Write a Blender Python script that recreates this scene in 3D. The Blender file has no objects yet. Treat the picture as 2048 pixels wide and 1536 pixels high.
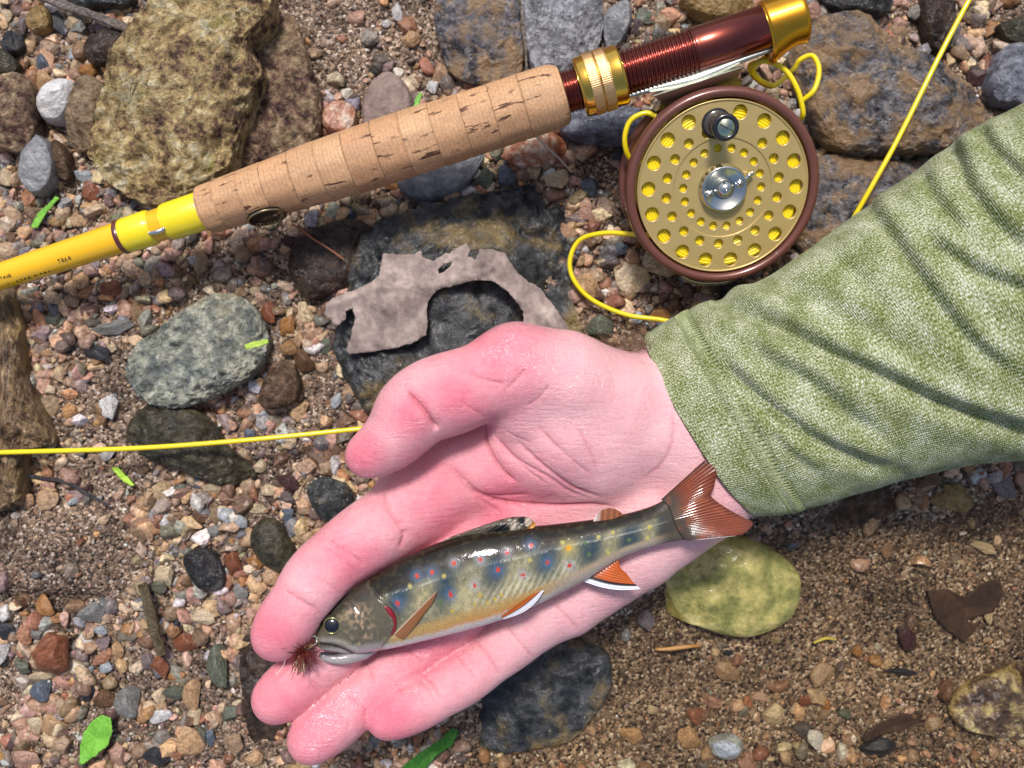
import bpy, bmesh, math, random
import numpy as np
from mathutils import Vector, Matrix, geometry

random.seed(7)
RNG = np.random.default_rng(7)
SC = bpy.context.scene
COL = SC.collection

# ------------------------------------------------------------------ camera, sky, sun, exposure
CAM_H = 0.40
HFOV = math.radians(56)
FOC = 1024 / math.tan(HFOV / 2)                     # focal length in photo pixels (2048 wide)
cam_d = bpy.data.cameras.new('camera')
cam_d.sensor_fit = 'HORIZONTAL'
cam_d.angle = HFOV
cam_d.clip_start = 0.01
cam_d.clip_end = 50
cam_d.dof.use_dof = True
cam_d.dof.focus_distance = 0.335
cam_d.dof.aperture_fstop = 14.0
cam = bpy.data.objects.new('camera', cam_d)
cam.location = (0, 0, CAM_H)
COL.objects.link(cam)
SC.camera = cam

SUN_DIR = Vector((-0.10, 0.50, 1.0)).normalized()     # towards the sun
elev = math.asin(SUN_DIR.z)
world = bpy.data.worlds.new('World')
SC.world = world
world.use_nodes = True
wn = world.node_tree
bg = wn.nodes['Background']
sky = wn.nodes.new('ShaderNodeTexSky')
sky.sky_type = 'NISHITA'
sky.sun_disc = False
sky.sun_elevation = elev
sky.sun_rotation = math.atan2(SUN_DIR.x, SUN_DIR.y)
sky.air_density = 1.0
sky.dust_density = 3.0
sky.ozone_density = 0.6
wn.links.new(sky.outputs[0], bg.inputs[0])
bg.inputs[1].default_value = 0.105
sd = bpy.data.lights.new('sun', 'SUN')
sd.energy = 2.8
sd.angle = math.radians(10.0)
sd.color = (1.0, 0.955, 0.93)
sun = bpy.data.objects.new('sun', sd)
sun.rotation_euler = SUN_DIR.to_track_quat('Z', 'Y').to_euler()
sun.location = SUN_DIR * 3
COL.objects.link(sun)
SC.view_settings.view_transform = 'Standard'
SC.view_settings.look = 'None'
SC.view_settings.exposure = 0.38
SC.view_settings.gamma = 1.0
SC.view_settings.use_curve_mapping = False
SC.render.resolution_x = 1024
SC.render.resolution_y = 768

# ------------------------------------------------------------------ helpers
MM = 0.001
def P(px, py, z):
    """photo pixel + height above the bed (m) -> world point"""
    k = (CAM_H - z) / FOC
    return np.array([(px - 1024) * k, -(py - 768) * k, z])
def toPx(V):
    V = np.asarray(V); k = FOC / (CAM_H - V[..., 2])
    return np.stack([1024 + V[..., 0] * k, 768 - V[..., 1] * k], -1)
def PL(pts, z):
    return np.array([P(a, b, z) for a, b in pts])

def _hash(ix, iy, iz, seed):
    h = (ix.astype(np.int64) * 374761393 + iy.astype(np.int64) * 668265263 + iz.astype(np.int64) * 2147483647 + seed * 144665) & 0xFFFFFFFF
    h = ((h ^ (h >> 13)) * 1274126177) & 0xFFFFFFFF
    h = ((h ^ (h >> 16)) * 2246822519) & 0xFFFFFFFF
    return ((h ^ (h >> 15)) & 0xFFFFFF).astype(np.float64) / 0xFFFFFF
def vnoise(p, seed=0):
    f = np.floor(p); w = p - f; i = f.astype(np.int64)
    w = w * w * (3 - 2 * w)
    out = 0
    for dx in (0, 1):
        for dy in (0, 1):
            for dz in (0, 1):
                wt = (w[:, 0] if dx else 1 - w[:, 0]) * (w[:, 1] if dy else 1 - w[:, 1]) * (w[:, 2] if dz else 1 - w[:, 2])
                out = out + wt * _hash(i[:, 0] + dx, i[:, 1] + dy, i[:, 2] + dz, seed)
    return out * 2 - 1
def fbm(p, scale, octv=4, seed=0, gain=0.5):
    p = np.asarray(p, float); a = 1; s = 0; q = p * scale; n = 0
    for o in range(octv):
        s = s + a * vnoise(q + 17.3 * o, seed + o); n += a; a *= gain; q = q * 2.03
    return s / n
def smooth(a, b, x):
    t = np.clip((x - a) / (b - a), 0, 1); return t * t * (3 - 2 * t)

def catmull(pts, n, closed=False):
    pts = np.asarray(pts, float); m = len(pts)
    segs = m if closed else m - 1
    tt = np.linspace(0, segs, n, endpoint=not closed); out = []
    for t in tt:
        i = min(int(t), segs - 1); u = t - i
        if closed: a, b, c, d = pts[(i - 1) % m], pts[i % m], pts[(i + 1) % m], pts[(i + 2) % m]
        else:
            b, c = pts[i], pts[i + 1]
            a = pts[i - 1] if i > 0 else 2 * b - c
            d = pts[i + 2] if i + 2 < m else 2 * c - b
        out.append(0.5 * ((2 * b) + (c - a) * u + (2 * a - 5 * b + 4 * c - d) * u * u + (3 * b - a - 3 * c + d) * u ** 3))
    return np.array(out)
def polydist(Q, line, reach=None):
    """distance (and side) of 2-D points Q to polyline"""
    if reach is not None:
        ln = np.asarray(line); m = ((Q > ln.min(0) - reach) & (Q < ln.max(0) + reach)).all(1)
        b = np.full(len(Q), 1e9); sd_ = np.zeros(len(Q)); t_ = np.zeros(len(Q)); r = polydist(Q[m], line); b[m], sd_[m], t_[m] = r; return b, sd_, t_
    best = np.full(len(Q), 1e9); side = np.zeros(len(Q)); tt = np.zeros(len(Q)); L = len(line) - 1
    for i in range(L):
        a = np.array(line[i], float); b = np.array(line[i + 1], float); ab = b - a
        t = np.clip(((Q - a) @ ab) / (ab @ ab), 0, 1)
        d = np.linalg.norm(Q - a - t[:, None] * ab, axis=1)
        s = np.sign(ab[0] * (Q[:, 1] - a[1]) - ab[1] * (Q[:, 0] - a[0]))
        m = d < best
        best[m] = d[m]; side[m] = s[m]; tt[m] = (i + t[m]) / L
    return best, side, tt
def inpoly(Q, poly):
    x, y = Q[:, 0], Q[:, 1]; r = np.zeros(len(Q), bool); n = len(poly); j = n - 1
    for i in range(n):
        xi, yi = poly[i]; xj, yj = poly[j]
        c = ((yi > y) != (yj > y)) & (x < (xj - xi) * (y - yi) / (yj - yi + 1e-12) + xi)
        r ^= c; j = i
    return r

def mesh_np(name, V, F, smooth_sh=True):
    """F: array (n,3)/(n,4) or a list of such arrays"""
    if not isinstance(F, list): F = [np.asarray(F)]
    F = [np.asarray(f, np.int32) for f in F if len(f)]
    me = bpy.data.meshes.new(name)
    me.vertices.add(len(V)); me.vertices.foreach_set('co', np.asarray(V, np.float32).ravel())
    nl = sum(f.size for f in F); npoly = sum(len(f) for f in F)
    me.loops.add(nl); me.polygons.add(npoly)
    me.loops.foreach_set('vertex_index', np.concatenate([f.ravel() for f in F]))
    tot = np.concatenate([np.full(len(f), f.shape[1], np.int32) for f in F])
    st = np.concatenate([[0], np.cumsum(tot)[:-1]]).astype(np.int32)
    me.polygons.foreach_set('loop_start', st); me.polygons.foreach_set('loop_total', tot)
    me.polygons.foreach_set('use_smooth', np.full(npoly, smooth_sh))
    me.update(calc_edges=True); me.validate()
    return me
def setcol(me, c, name='Col'):
    c = np.asarray(c, float)
    if c.shape[1] == 3: c = np.concatenate([c, np.ones((len(c), 1))], 1)
    at = me.attributes.new(name, 'FLOAT_COLOR', 'POINT'); at.data.foreach_set('color', c.astype(np.float32).ravel())
def setfl(me, v, name):
    at = me.attributes.new(name, 'FLOAT', 'POINT'); at.data.foreach_set('value', np.asarray(v, np.float32))
def link(name, me, mat, parent=None, loc=(0, 0, 0)):
    o = bpy.data.objects.new(name, me); COL.objects.link(o); o.location = loc
    if mat is not None: me.materials.append(mat)
    if parent is not None: o.parent = parent
    return o
def empty(name, loc):
    o = bpy.data.objects.new(name, None); o.empty_display_size = 0.01; o.location = loc; COL.objects.link(o); return o
def tag(o, label, cat, group=None, kind=None):
    if label: o['label'] = label
    if cat: o['category'] = cat
    if group: o['group'] = group
    if kind: o['kind'] = kind
    return o
def part(name, V, F, mat, parent, smooth_sh=True):
    """V in world coordinates; child of a thing whose Empty sits un-rotated at .location (and part of a part likewise)"""
    off = np.array(parent.location); p = parent
    while p.parent is not None:
        p = p.parent; off = off + np.array(p.location)
    return link(name, mesh_np(name, np.asarray(V) - off, F, smooth_sh), mat, parent)

def grid_faces(nu, nv, closed_v=False, closed_u=False, off=0):
    iu = np.arange(nu if closed_u else nu - 1); iv = np.arange(nv if closed_v else nv - 1)
    a, b = np.meshgrid(iu, iv, indexing='ij'); a1 = (a + 1) % nu; b1 = (b + 1) % nv
    return np.stack([a * nv + b, a1 * nv + b, a1 * nv + b1, a * nv + b1], -1).reshape(-1, 4) + off
def tube(pts, rad, n=8, caps=True):
    pts = np.asarray(pts, float); m = len(pts); rad = np.broadcast_to(np.asarray(rad, float), (m,))
    T = np.gradient(pts, axis=0); T /= np.linalg.norm(T, axis=1)[:, None] + 1e-12
    up = np.array([0, 0, 1.0]) if abs(T[0, 2]) < .9 else np.array([1.0, 0, 0])
    N = np.cross(up, T[0]); N /= np.linalg.norm(N); V = []
    for i in range(m):
        N = N - T[i] * (N @ T[i]); N /= np.linalg.norm(N) + 1e-12; B = np.cross(T[i], N)
        th = np.linspace(0, 2 * np.pi, n, endpoint=False)
        V.append(pts[i] + rad[i] * (np.cos(th)[:, None] * N + np.sin(th)[:, None] * B))
    V = np.concatenate(V); F = [grid_faces(m, n, True)]
    if caps:
        V = np.concatenate([V, [pts[0], pts[-1]]]); i = np.arange(n); j = (i + 1) % n
        F.append(np.stack([np.full(n, m * n), j, i], -1)); F.append(np.stack([np.full(n, m * n + 1), (m - 1) * n + i, (m - 1) * n + j], -1))
    return V, F
def merge(parts):
    Vs, Fs, o = [], [], 0
    for V, F in parts:
        if not isinstance(F, list): F = [F]
        Vs.append(V)
        for f in F: Fs.append(np.asarray(f) + o)
        o += len(V)
    q = [f for f in Fs if f.shape[1] == 4]; t = [f for f in Fs if f.shape[1] == 3]
    return np.concatenate(Vs), ([np.concatenate(q)] if q else []) + ([np.concatenate(t)] if t else [])
def lathe(prof, C, A, E, n=48, rfun=None, caps=True):
    """profile [(distance along A, radius)] around axis C+A; E = zero-angle direction"""
    C, A, E = map(lambda v: np.asarray(v, float), (C, A, E)); B = np.cross(A, E)
    prof = np.asarray(prof, float); th = np.linspace(0, 2 * np.pi, n, endpoint=False)
    D = prof[:, 0][:, None] + 0 * th; R = prof[:, 1][:, None] + 0 * th
    if rfun is not None: R = rfun(D, th[None, :] + 0 * R, R)
    V = C + D[..., None] * A + R[..., None] * (np.cos(th)[None, :, None] * E + np.sin(th)[None, :, None] * B)
    m = len(prof); V = V.reshape(-1, 3); F = [grid_faces(m, n, True)[:, ::-1]]
    if caps:
        V = np.concatenate([V, [C + prof[0, 0] * A, C + prof[-1, 0] * A]]); i = np.arange(n); j = (i + 1) % n
        F.append(np.stack([np.full(n, m * n), i, j], -1)); F.append(np.stack([np.full(n, m * n + 1), (m - 1) * n + j, (m - 1) * n + i], -1))
    return V, F

# ---- materials
class NT:
    def __init__(s, name):
        s.m = bpy.data.materials.new(name); s.m.use_nodes = True; s.t = s.m.node_tree
        s.b = s.t.nodes['Principled BSDF']; s.out = s.t.nodes['Material Output']
    def n(s, typ, ins=None, **kw):
        nd = s.t.nodes.new('ShaderNode' + typ)
        for k, v in kw.items(): setattr(nd, k, v)
        for k, v in (ins or {}).items(): s.set(nd.inputs[k], v)
        return nd
    def set(s, inp, v):
        if isinstance(v, bpy.types.NodeSocket): s.t.links.new(v, inp)
        elif isinstance(v, (tuple, list)) and len(v) == 3 and inp.type == 'RGBA': inp.default_value = (*v, 1)
        else: inp.default_value = v
    def P(s, **kw):
        for k, v in kw.items(): s.set(s.b.inputs[k.replace('_', ' ')], v)
    def coord(s, kind='Object', scale=(1, 1, 1), rot=(0, 0, 0)):
        tc = s.n('TexCoord'); mp = s.n('Mapping', {'Vector': tc.outputs[kind], 'Scale': scale, 'Rotation': rot}); return mp.outputs[0]
    def noise(s, vec, scale, detail=4, rough=.5, dist=0.):
        return s.n('TexNoise', {'Vector': vec, 'Scale': scale, 'Detail': detail, 'Roughness': rough, 'Distortion': dist}).outputs['Fac']
    def vor(s, vec, scale, feature='F1', out='Distance', rnd=1.0):
        return s.n('TexVoronoi', {'Vector': vec, 'Scale': scale, 'Randomness': rnd}, feature=feature).outputs[out]
    def ramp(s, fac, stops, interp='LINEAR'):
        r = s.n('ValToRGB', {'Fac': fac}); e = r.color_ramp; e.interpolation = interp
        while len(e.elements) < len(stops): e.elements.new(.5)
        for el, (p, c) in zip(e.elements, stops):
            el.position = p; el.color = (*c, 1) if not np.isscalar(c) else (c, c, c, 1)
        return r.outputs['Color']
    def mix(s, fac, a, b, mode='MIX'):
        m = s.n('Mix', data_type='RGBA', blend_type=mode)
        s.set(m.inputs[0], fac); s.set(m.inputs[6], a); s.set(m.inputs[7], b); return m.outputs[2]
    def math(s, op, a, b=0.5, c=None):
        m = s.n('Math', operation=op); s.set(m.inputs[0], a); s.set(m.inputs[1], b)
        if c is not None: s.set(m.inputs[2], c)
        return m.outputs[0]
    def bump(s, h, strength=.5, dist=.001, normal=None):
        b = s.n('Bump', {'Height': h, 'Strength': strength, 'Distance': dist})
        if normal is not None: s.set(b.inputs['Normal'], normal)
        return b.outputs[0]
    def attr(s, name, out='Color'):
        return s.n('Attribute', attribute_name=name).outputs[out]
def simple(name, col, rough=.5, metal=0., coat=0., spec=.5, bump=0, bscale=800):
    t = NT(name); t.P(Base_Color=col, Roughness=rough, Metallic=metal, Coat_Weight=coat); t.b.inputs['Specular IOR Level'].default_value = spec
    v = t.coord()
    n = t.noise(v, bscale, 4)
    t.P(Roughness=t.math('MULTIPLY_ADD', t.noise(v, bscale * .3, 4), rough * .5, rough * .75))
    if bump: t.P(Normal=t.bump(n, bump, .0003))
    return t.m

def rockmat(name, stops, scale=45, crust=None, crust_amt=.5, cscale=70, speck=.35, rough=.55, wet=0., bump=.6, stretch=(1, 1, 1), vein=None):
    t = NT(name); v = t.coord('Object', stretch)
    n1 = t.math('ADD', t.math('MULTIPLY', t.noise(v, scale * .9, 8, .62, .4), .75), t.math('MULTIPLY', t.noise(v, scale * 4.2, 6, .7, .3), .75)); n1 = t.math('SUBTRACT', n1, .25)
    c = t.ramp(n1, stops)
    n2 = t.noise(v, scale * 5, 7, .78)
    c = t.mix(1.0, c, t.ramp(n2, [(.33, 1 - min(.85, speck * 1.7)), (.5, 1.0), (.68, 1 + speck * 1.5)]), 'MULTIPLY')
    h = t.math('ADD', t.math('MULTIPLY', n1, 1.5), t.math('MULTIPLY', n2, .55))
    if crust:
        n3 = t.noise(v, cscale, 10, .7, .3)
        m = t.ramp(n3, [(1 - crust_amt - .05, 0.), (1 - crust_amt + .06, 1.)])
        ccol = t.mix(t.noise(v, cscale * 6, 4), tuple(x * .6 for x in crust), tuple(min(1, x * 1.35) for x in crust))
        c = t.mix(m, c, ccol)
        h = t.math('ADD', h, t.math('MULTIPLY', m, .25))
    if vein:
        w = t.n('TexWave', {'Vector': v, 'Scale': scale * .35, 'Distortion': 22.0, 'Detail': 6.0, 'Detail Scale': 1.2})
        c = t.mix(t.math('MULTIPLY', t.ramp(w.outputs['Fac'], [(.8, 0.), (.97, .6)]), t.ramp(n2, [(.4, 0.), (.55, 1.)])), c, vein)
    nf = t.noise(v, scale * 30, 3)
    h = t.math('ADD', h, t.math('MULTIPLY', nf, .16))
    t.b.inputs['Specular IOR Level'].default_value = .08
    t.P(Base_Color=c, Normal=t.bump(h, min(1, bump * 1.7), .006), Coat_Weight=wet, Coat_Roughness=.1 if scale > 5 else .28)
    t.set(t.b.inputs['Coat Normal'], t.bump(h, min(1, bump * .5), .003))
    t.P(Roughness=t.math('MULTIPLY_ADD', n2, .35, rough - .17))
    return t.m

# ------------------------------------------------------------------ ground
def waterside(px, py):
    """> 0 on the water side of the shore line (photo px)"""
    return py - np.interp(px, [300, 860, 1000, 1250, 1500, 2048, 2600], [2600, 1560, 1330, 1160, 1040, 925, 830])
def gz(x, y):
    """height of the bed"""
    x = np.atleast_1d(np.asarray(x, float)); y = np.atleast_1d(np.asarray(y, float))
    p = np.stack([x, y, 0 * x], -1)
    k = CAM_H / FOC; px = 1024 + x / k; py = 768 - y / k
    z = .0035 * fbm(p, 22, 3, 3) + .0012 * fbm(p, 90, 2, 9)
    z = z - .010 * smooth(-80, 200, waterside(px, py))
    z = z + .0035 * smooth(260, 200, px) * smooth(1195, 1170, py) * smooth(980, 1040, py)     # little sand ledge
    z = z + .002 * smooth(560, 640, px) * smooth(900, 820, px) * smooth(180, 60, py)
    return z
def gz1(x, y): return float(gz(x, y)[0])
def ground():
    cx = np.concatenate([-np.geomspace(4, .27, 14)[:-1], np.arange(-.27, .2701, .0016), np.geomspace(.27, 4, 14)[1:]])
    cy = np.concatenate([-np.geomspace(4, .21, 14)[:-1], np.arange(-.21, .2101, .0016), np.geomspace(.21, 4, 14)[1:]])
    X, Y = np.meshgrid(cx, cy, indexing='ij'); x, y = X.ravel(), Y.ravel()
    z = gz(x, y); p = np.stack([x, y, z], -1)
    z = z + .0006 * fbm(p, 420, 2, 5)
    t = NT('wet_sand'); v = t.coord()
    vc = t.n('TexVoronoi', {'Vector': v, 'Scale': 900., 'Randomness': 1.})
    grain = t.ramp(t.math('FRACT', t.math('MULTIPLY', t.n('SeparateColor', {'Color': vc.outputs['Color']}).outputs[0], 1.0)),
                   [(0, (.018, .013, .011)), (.14, (.068, .046, .033)), (.4, (.145, .102, .073)), (.66, (.23, .165, .118)), (.86, (.36, .265, .195)), (.95, (.56, .48, .40)), (1, (.08, .072, .072))])
    vf = t.n('TexVoronoi', {'Vector': v, 'Scale': 2000., 'Randomness': 1.})
    g2 = t.ramp(t.n('SeparateColor', {'Color': vf.outputs['Color']}).outputs[0], [(0, .45), (.5, 1.), (1, 1.45)])
    c = t.mix(.8, grain, g2, 'MULTIPLY')
    big = t.noise(v, 26, 6, .6)
    c = t.mix(1., c, t.ramp(big, [(.36, (.45, .43, .42)), (.5, (.95, .92, .9)), (.66, (1.3, 1.25, 1.18))]), 'MULTIPLY')
    h = t.math('ADD', t.math('MULTIPLY', vc.outputs['Distance'], -1.), t.math('MULTIPLY', vf.outputs['Distance'], -.4))
    h = t.math('ADD', h, t.math('MULTIPLY', t.noise(v, 240, 4), 1.2))
    t.b.inputs['Specular IOR Level'].default_value = .2
    t.P(Base_Color=c, Normal=t.bump(h, .9, .0009), Roughness=t.math('MULTIPLY_ADD', t.noise(v, 1200, 2), .6, .1))
    o = link('ground', mesh_np('ground', np.stack([x, y, z], -1), grid_faces(len(cx), len(cy))), t.m)
    tag(o, 'wet brown sand of the stream bed', 'ground', kind='structure')
ground()

# water in the lower right hollow of the bed
WATER_Z = -0.0042
def water():
    cx = np.concatenate([np.linspace(-.25, .35, 301), np.geomspace(.36, 4, 10)])
    cy = np.concatenate([-np.geomspace(4, .33, 10), np.linspace(-.32, 0.06, 191)])
    X, Y = np.meshgrid(cx, cy, indexing='ij'); x, y = X.ravel(), Y.ravel(); p = np.stack([x, y, 0 * x], -1)
    z = WATER_Z + .00045 * fbm(p, 38, 2, 31) + .00012 * fbm(p, 150, 2, 32)
    t = NT('clear_water'); v = t.coord()
    fr = t.n('Fresnel', {'IOR': 1.33}); gl = t.n('BsdfGlossy', {'Roughness': .04}); tr = t.n('BsdfTransparent', {'Color': (.88, .85, .76)})
    bm = t.bump(t.noise(v, 70, 3), .25, .0012)
    t.set(fr.inputs['Normal'], bm); t.set(gl.inputs['Normal'], bm)
    mx = t.n('MixShader'); t.set(mx.inputs[0], fr.outputs[0]); t.set(mx.inputs[1], tr.outputs[0]); t.set(mx.inputs[2], gl.outputs[0])
    t.t.links.new(mx.outputs[0], t.out.inputs['Surface'])
    o = link('water', mesh_np('water', np.stack([x, y, z], -1), grid_faces(len(cx), len(cy))), t.m)
    tag(o, 'shallow clear stream water over the sand', 'water', kind='structure')
water()

# ------------------------------------------------------------------ rocks
ROCKS = []          # outlines in photo pixels, used to keep gravel out
def rock(name, out, h, mat, label, cat='rock', seed=0, n=120, rings=34, z0=None, facets=5, amp=.10, e=.55, tilt=(0, 0), fscale=None, keep=True, group=None):
    h = h * MM
    c0 = np.mean(out, 0); w0 = P(c0[0], c0[1], 0)
    base = gz1(w0[0], w0[1]) - .001 if z0 is None else z0 * MM
    zm = base + .45 * h
    po = catmull(out, n, True)
    W = np.array([P(a, b, zm)[:2] for a, b in po]); c = W.mean(0)
    size = np.sqrt(np.mean(np.sum((W - c) ** 2, 1)))
    # square grid folded onto the disc (no pole), then a skirt down into the bed
    m = int(rings * 1.9); g = np.linspace(-1, 1, m); A, B = np.meshgrid(g, g, indexing='ij'); A, B = A.ravel(), B.ravel()
    r = np.maximum(np.abs(A), np.abs(B)); sw = np.abs(A) > np.abs(B)
    ang = np.where(sw, np.pi / 4 * B / np.where(A == 0, 1, A), np.pi / 2 - np.pi / 4 * A / np.where(B == 0, 1, B)); ang = np.where(sw & (A < 0), ang + np.pi, ang); ang = np.where(~sw & (B < 0), ang + np.pi, ang)
    def ringpt(an, s):
        k = (an / (2 * np.pi) % 1) * n; i = k.astype(int) % n; f = (k - np.floor(k))[:, None]; w = W[i] * (1 - f) + W[(i + 1) % n] * f
        return c + s[:, None] * (w - c)
    ph = (1 - r) * np.pi / 2; s_ = np.abs(np.cos(ph)) ** e
    V = np.zeros((m * m, 3)); V[:, :2] = ringpt(ang, s_); V[:, 2] = base + .3 * h + np.sin(ph) ** e * .7 * h
    rim = np.concatenate([np.arange(m) * m, (m - 1) * m + np.arange(1, m), np.arange(m - 2, -1, -1) * m + m - 1, np.arange(m - 2, 0, -1)]); nr = len(rim)
    sk1 = np.concatenate([ringpt(ang[rim], np.full(nr, .985)), np.full((nr, 1), base + .12 * h)], 1); sk2 = np.concatenate([ringpt(ang[rim], np.full(nr, .86)), np.full((nr, 1), base - .006)], 1)
    V = np.concatenate([V, sk1, sk2]); Fq = grid_faces(m, m); k0_ = np.arange(nr); k1_ = (k0_ + 1) % nr
    Fq = np.concatenate([Fq, np.stack([rim[k1_], rim[k0_], m * m + k0_, m * m + k1_], -1), np.stack([m * m + k1_, m * m + k0_, m * m + nr + k0_, m * m + nr + k1_], -1)])
    rg = np.random.default_rng(seed + 100)
    ce = np.array([c[0], c[1], base + .3 * h])
    top = np.clip((V[:, 2] - base) / h, 0, 1)
    for k in range(facets):
        a = rg.uniform(0, 2 * np.pi); tl = rg.uniform(.12, .75)
        nn = np.array([math.cos(a) * math.sin(tl), math.sin(a) * math.sin(tl), math.cos(tl)])
        d = rg.uniform(.62, .9) * (abs(nn[2]) * .7 * h + math.sin(tl) * size * .75)
        ex = np.maximum(0, (V - ce) @ nn - d)
        dz = ex / max(nn[2], .35)
        V[:, 2] -= np.minimum(dz * .9, np.maximum(0, V[:, 2] - base - .15 * h))
    V[:, 2] += top * ((V[:, 0] - c[0]) * tilt[0] + (V[:, 1] - c[1]) * tilt[1])
    q = V + rg.uniform(0, 5, 3); fs = (fscale or 2.2) / size
    n1 = fbm(q, fs, 5, seed, .55); n2 = fbm(q, fs * 5, 3, seed + 40)
    rid = 1 - np.abs(fbm(q, fs * 1.6, 3, seed + 70)) * 2
    n3 = fbm(q, fs * 16, 2, seed + 90)
    dd = 1.5 * amp * min(size, 2.2 * h) * (n1 * .8 + .35 * n2 + .3 * rid + .14 * n3)
    V[:, 2] += dd * (.25 + .75 * top)
    rad = V[:, :2] - c; L = np.linalg.norm(rad, axis=1) + 1e-9
    edge = np.clip(L / size, 0, 1)
    V[:, :2] += rad / L[:, None] * (amp * .35 * size * n2 * .6 * edge)[:, None]
    loc = np.array([c[0], c[1], base])
    a_, b_, d_ = V[Fq[0][0]], V[Fq[0][1]], V[Fq[0][2]]
    if (np.cross(V[Fq[:, 2]] - V[Fq[:, 0]], V[Fq[:, 3]] - V[Fq[:, 1]])[:(m - 1) ** 2, 2].mean()) < 0: Fq = Fq[:, ::-1]
    o = link(name, mesh_np(name, V - loc, Fq), mat, None, loc)
    tag(o, label, cat, group)
    if keep: ROCKS.append(catmull(out, 32, True))
    return o

ochre = rockmat('mossy_ochre_rock', [(.30, (.05, .03, .03)), (.39, (.20, .125, .09)), (.46, (.48, .33, .17)), (.54, (.70, .53, .25)), (.65, (.88, .78, .54))], 55, (.36, .37, .06), .36, 42, .45)
ochre2 = rockmat('brown_violet_rock', [(.30, (.045, .026, .028)), (.43, (.17, .10, .085)), (.54, (.40, .27, .17)), (.68, (.70, .54, .35))], 60, (.5, .36, .2), .38, 60, .55)
greyb = rockmat('blue_brown_rock', [(.32, (.03, .028, .036)), (.43, (.12, .115, .125)), (.51, (.27, .262, .285)), (.58, (.35, .265, .20)), (.70, (.62, .47, .32))], 60, (.48, .31, .17), .50, 70, .5, wet=.4, rough=.5)
bluer = rockmat('blue_slate_rock', [(.32, (.10, .105, .13)), (.46, (.25, .26, .32)), (.56, (.38, .39, .46)), (.70, (.52, .50, .52))], 60, (.4, .29, .2), .33, 60, .35, wet=.5, rough=.45)
paleg = rockmat('pale_grey_rock', [(.30, (.20, .20, .21)), (.43, (.46, .46, .48)), (.55, (.64, .64, .67)), (.70, (.82, .82, .84))], 75, (.25, .25, .27), .33, 170, .45, vein=(.2, .2, .21))
slate = rockmat('dark_wet_slate', [(.28, (.018, .019, .02)), (.45, (.055, .058, .060)), (.58, (.115, .118, .118)), (.75, (.23, .215, .20))], 38, (.36, .26, .12), .44, 30, .55, wet=.45, rough=.4)
dark = rockmat('dark_rock', [(.3, (.02, .02, .022)), (.5, (.06, .058, .06)), (.7, (.14, .13, .12))], 60, (.3, .22, .13), .34, 80, .4, wet=.4, rough=.45)
olive = rockmat('dark_olive_rock', [(.3, (.03, .028, .018)), (.5, (.09, .08, .05)), (.72, (.19, .165, .10))], 60, (.5, .40, .20), .3, 45, .4, wet=.4, rough=.45)
green = rockmat('grey_green_rock', [(.30, (.09, .11, .12)), (.40, (.32, .35, .31)), (.50, (.56, .57, .46)), (.66, (.80, .78, .62))], 50, (.62, .53, .34), .38, 40, .45, vein=(.09, .11, .13))
brown = rockmat('brown_rock', [(.3, (.07, .045, .03)), (.5, (.20, .125, .08)), (.72, (.38, .26, .17))], 70, (.5, .38, .24), .36, 90, .45, wet=.2)
darkbr = rockmat('dark_brown_rock', [(.3, (.03, .02, .016)), (.5, (.085, .055, .04)), (.72, (.18, .12, .08))], 60, (.3, .22, .13), .33, 60, .45, wet=.4, rough=.45)
tan = rockmat('tan_rock', [(.3, (.22, .14, .08)), (.5, (.42, .30, .19)), (.72, (.60, .48, .33))], 60, (.3, .2, .12), .35, 120, .35)
gold = rockmat('golden_rock', [(.3, (.25, .14, .05)), (.5, (.48, .31, .12)), (.72, (.62, .47, .24))], 60, (.25, .15, .07), .33, 60, .35, wet=.3)
quartz = rockmat('white_quartz', [(.3, (.48, .44, .40)), (.5, (.72, .70, .68)), (.72, (.85, .84, .82))], 80, (.55, .44, .3), .28, 60, .15, wet=.4, rough=.4, bump=.35)
redq = rockmat('red_stained_quartz', [(.3, (.22, .05, .03)), (.45, (.45, .19, .10)), (.56, (.62, .45, .33)), (.72, (.78, .72, .66))], 60, (.75, .7, .65), .4, 50, .2, wet=.6, rough=.35, bump=.4)
mauve = rockmat('smooth_mauve_stone', [(.3, (.20, .145, .125)), (.5, (.29, .215, .185)), (.72, (.37, .285, .25))], 50, None, .3, 60, .2, bump=.3)
greysm = rockmat('smooth_grey_stone', [(.3, (.16, .165, .175)), (.5, (.25, .255, .265)), (.72, (.36, .355, .35))], 60, (.34, .29, .23), .28, 70, .25, wet=.3, rough=.45, bump=.35)
yelg = rockmat('yellow_green_quartz', [(.32, (.09, .10, .028)), (.44, (.25, .24, .07)), (.54, (.42, .36, .12)), (.68, (.66, .58, .28))], 22, (.45, .26, .05), .40, 24, .2, wet=.6, rough=.35, bump=.25)
barkm = rockmat('wet_bark', [(.34, (.06, .036, .022)), (.44, (.24, .15, .09)), (.54, (.44, .30, .17)), (.68, (.68, .50, .28))], 40, (.5, .34, .14), .42, 60, .6, stretch=(2.6, .7, 1.5), rough=.5, wet=.25)

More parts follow.
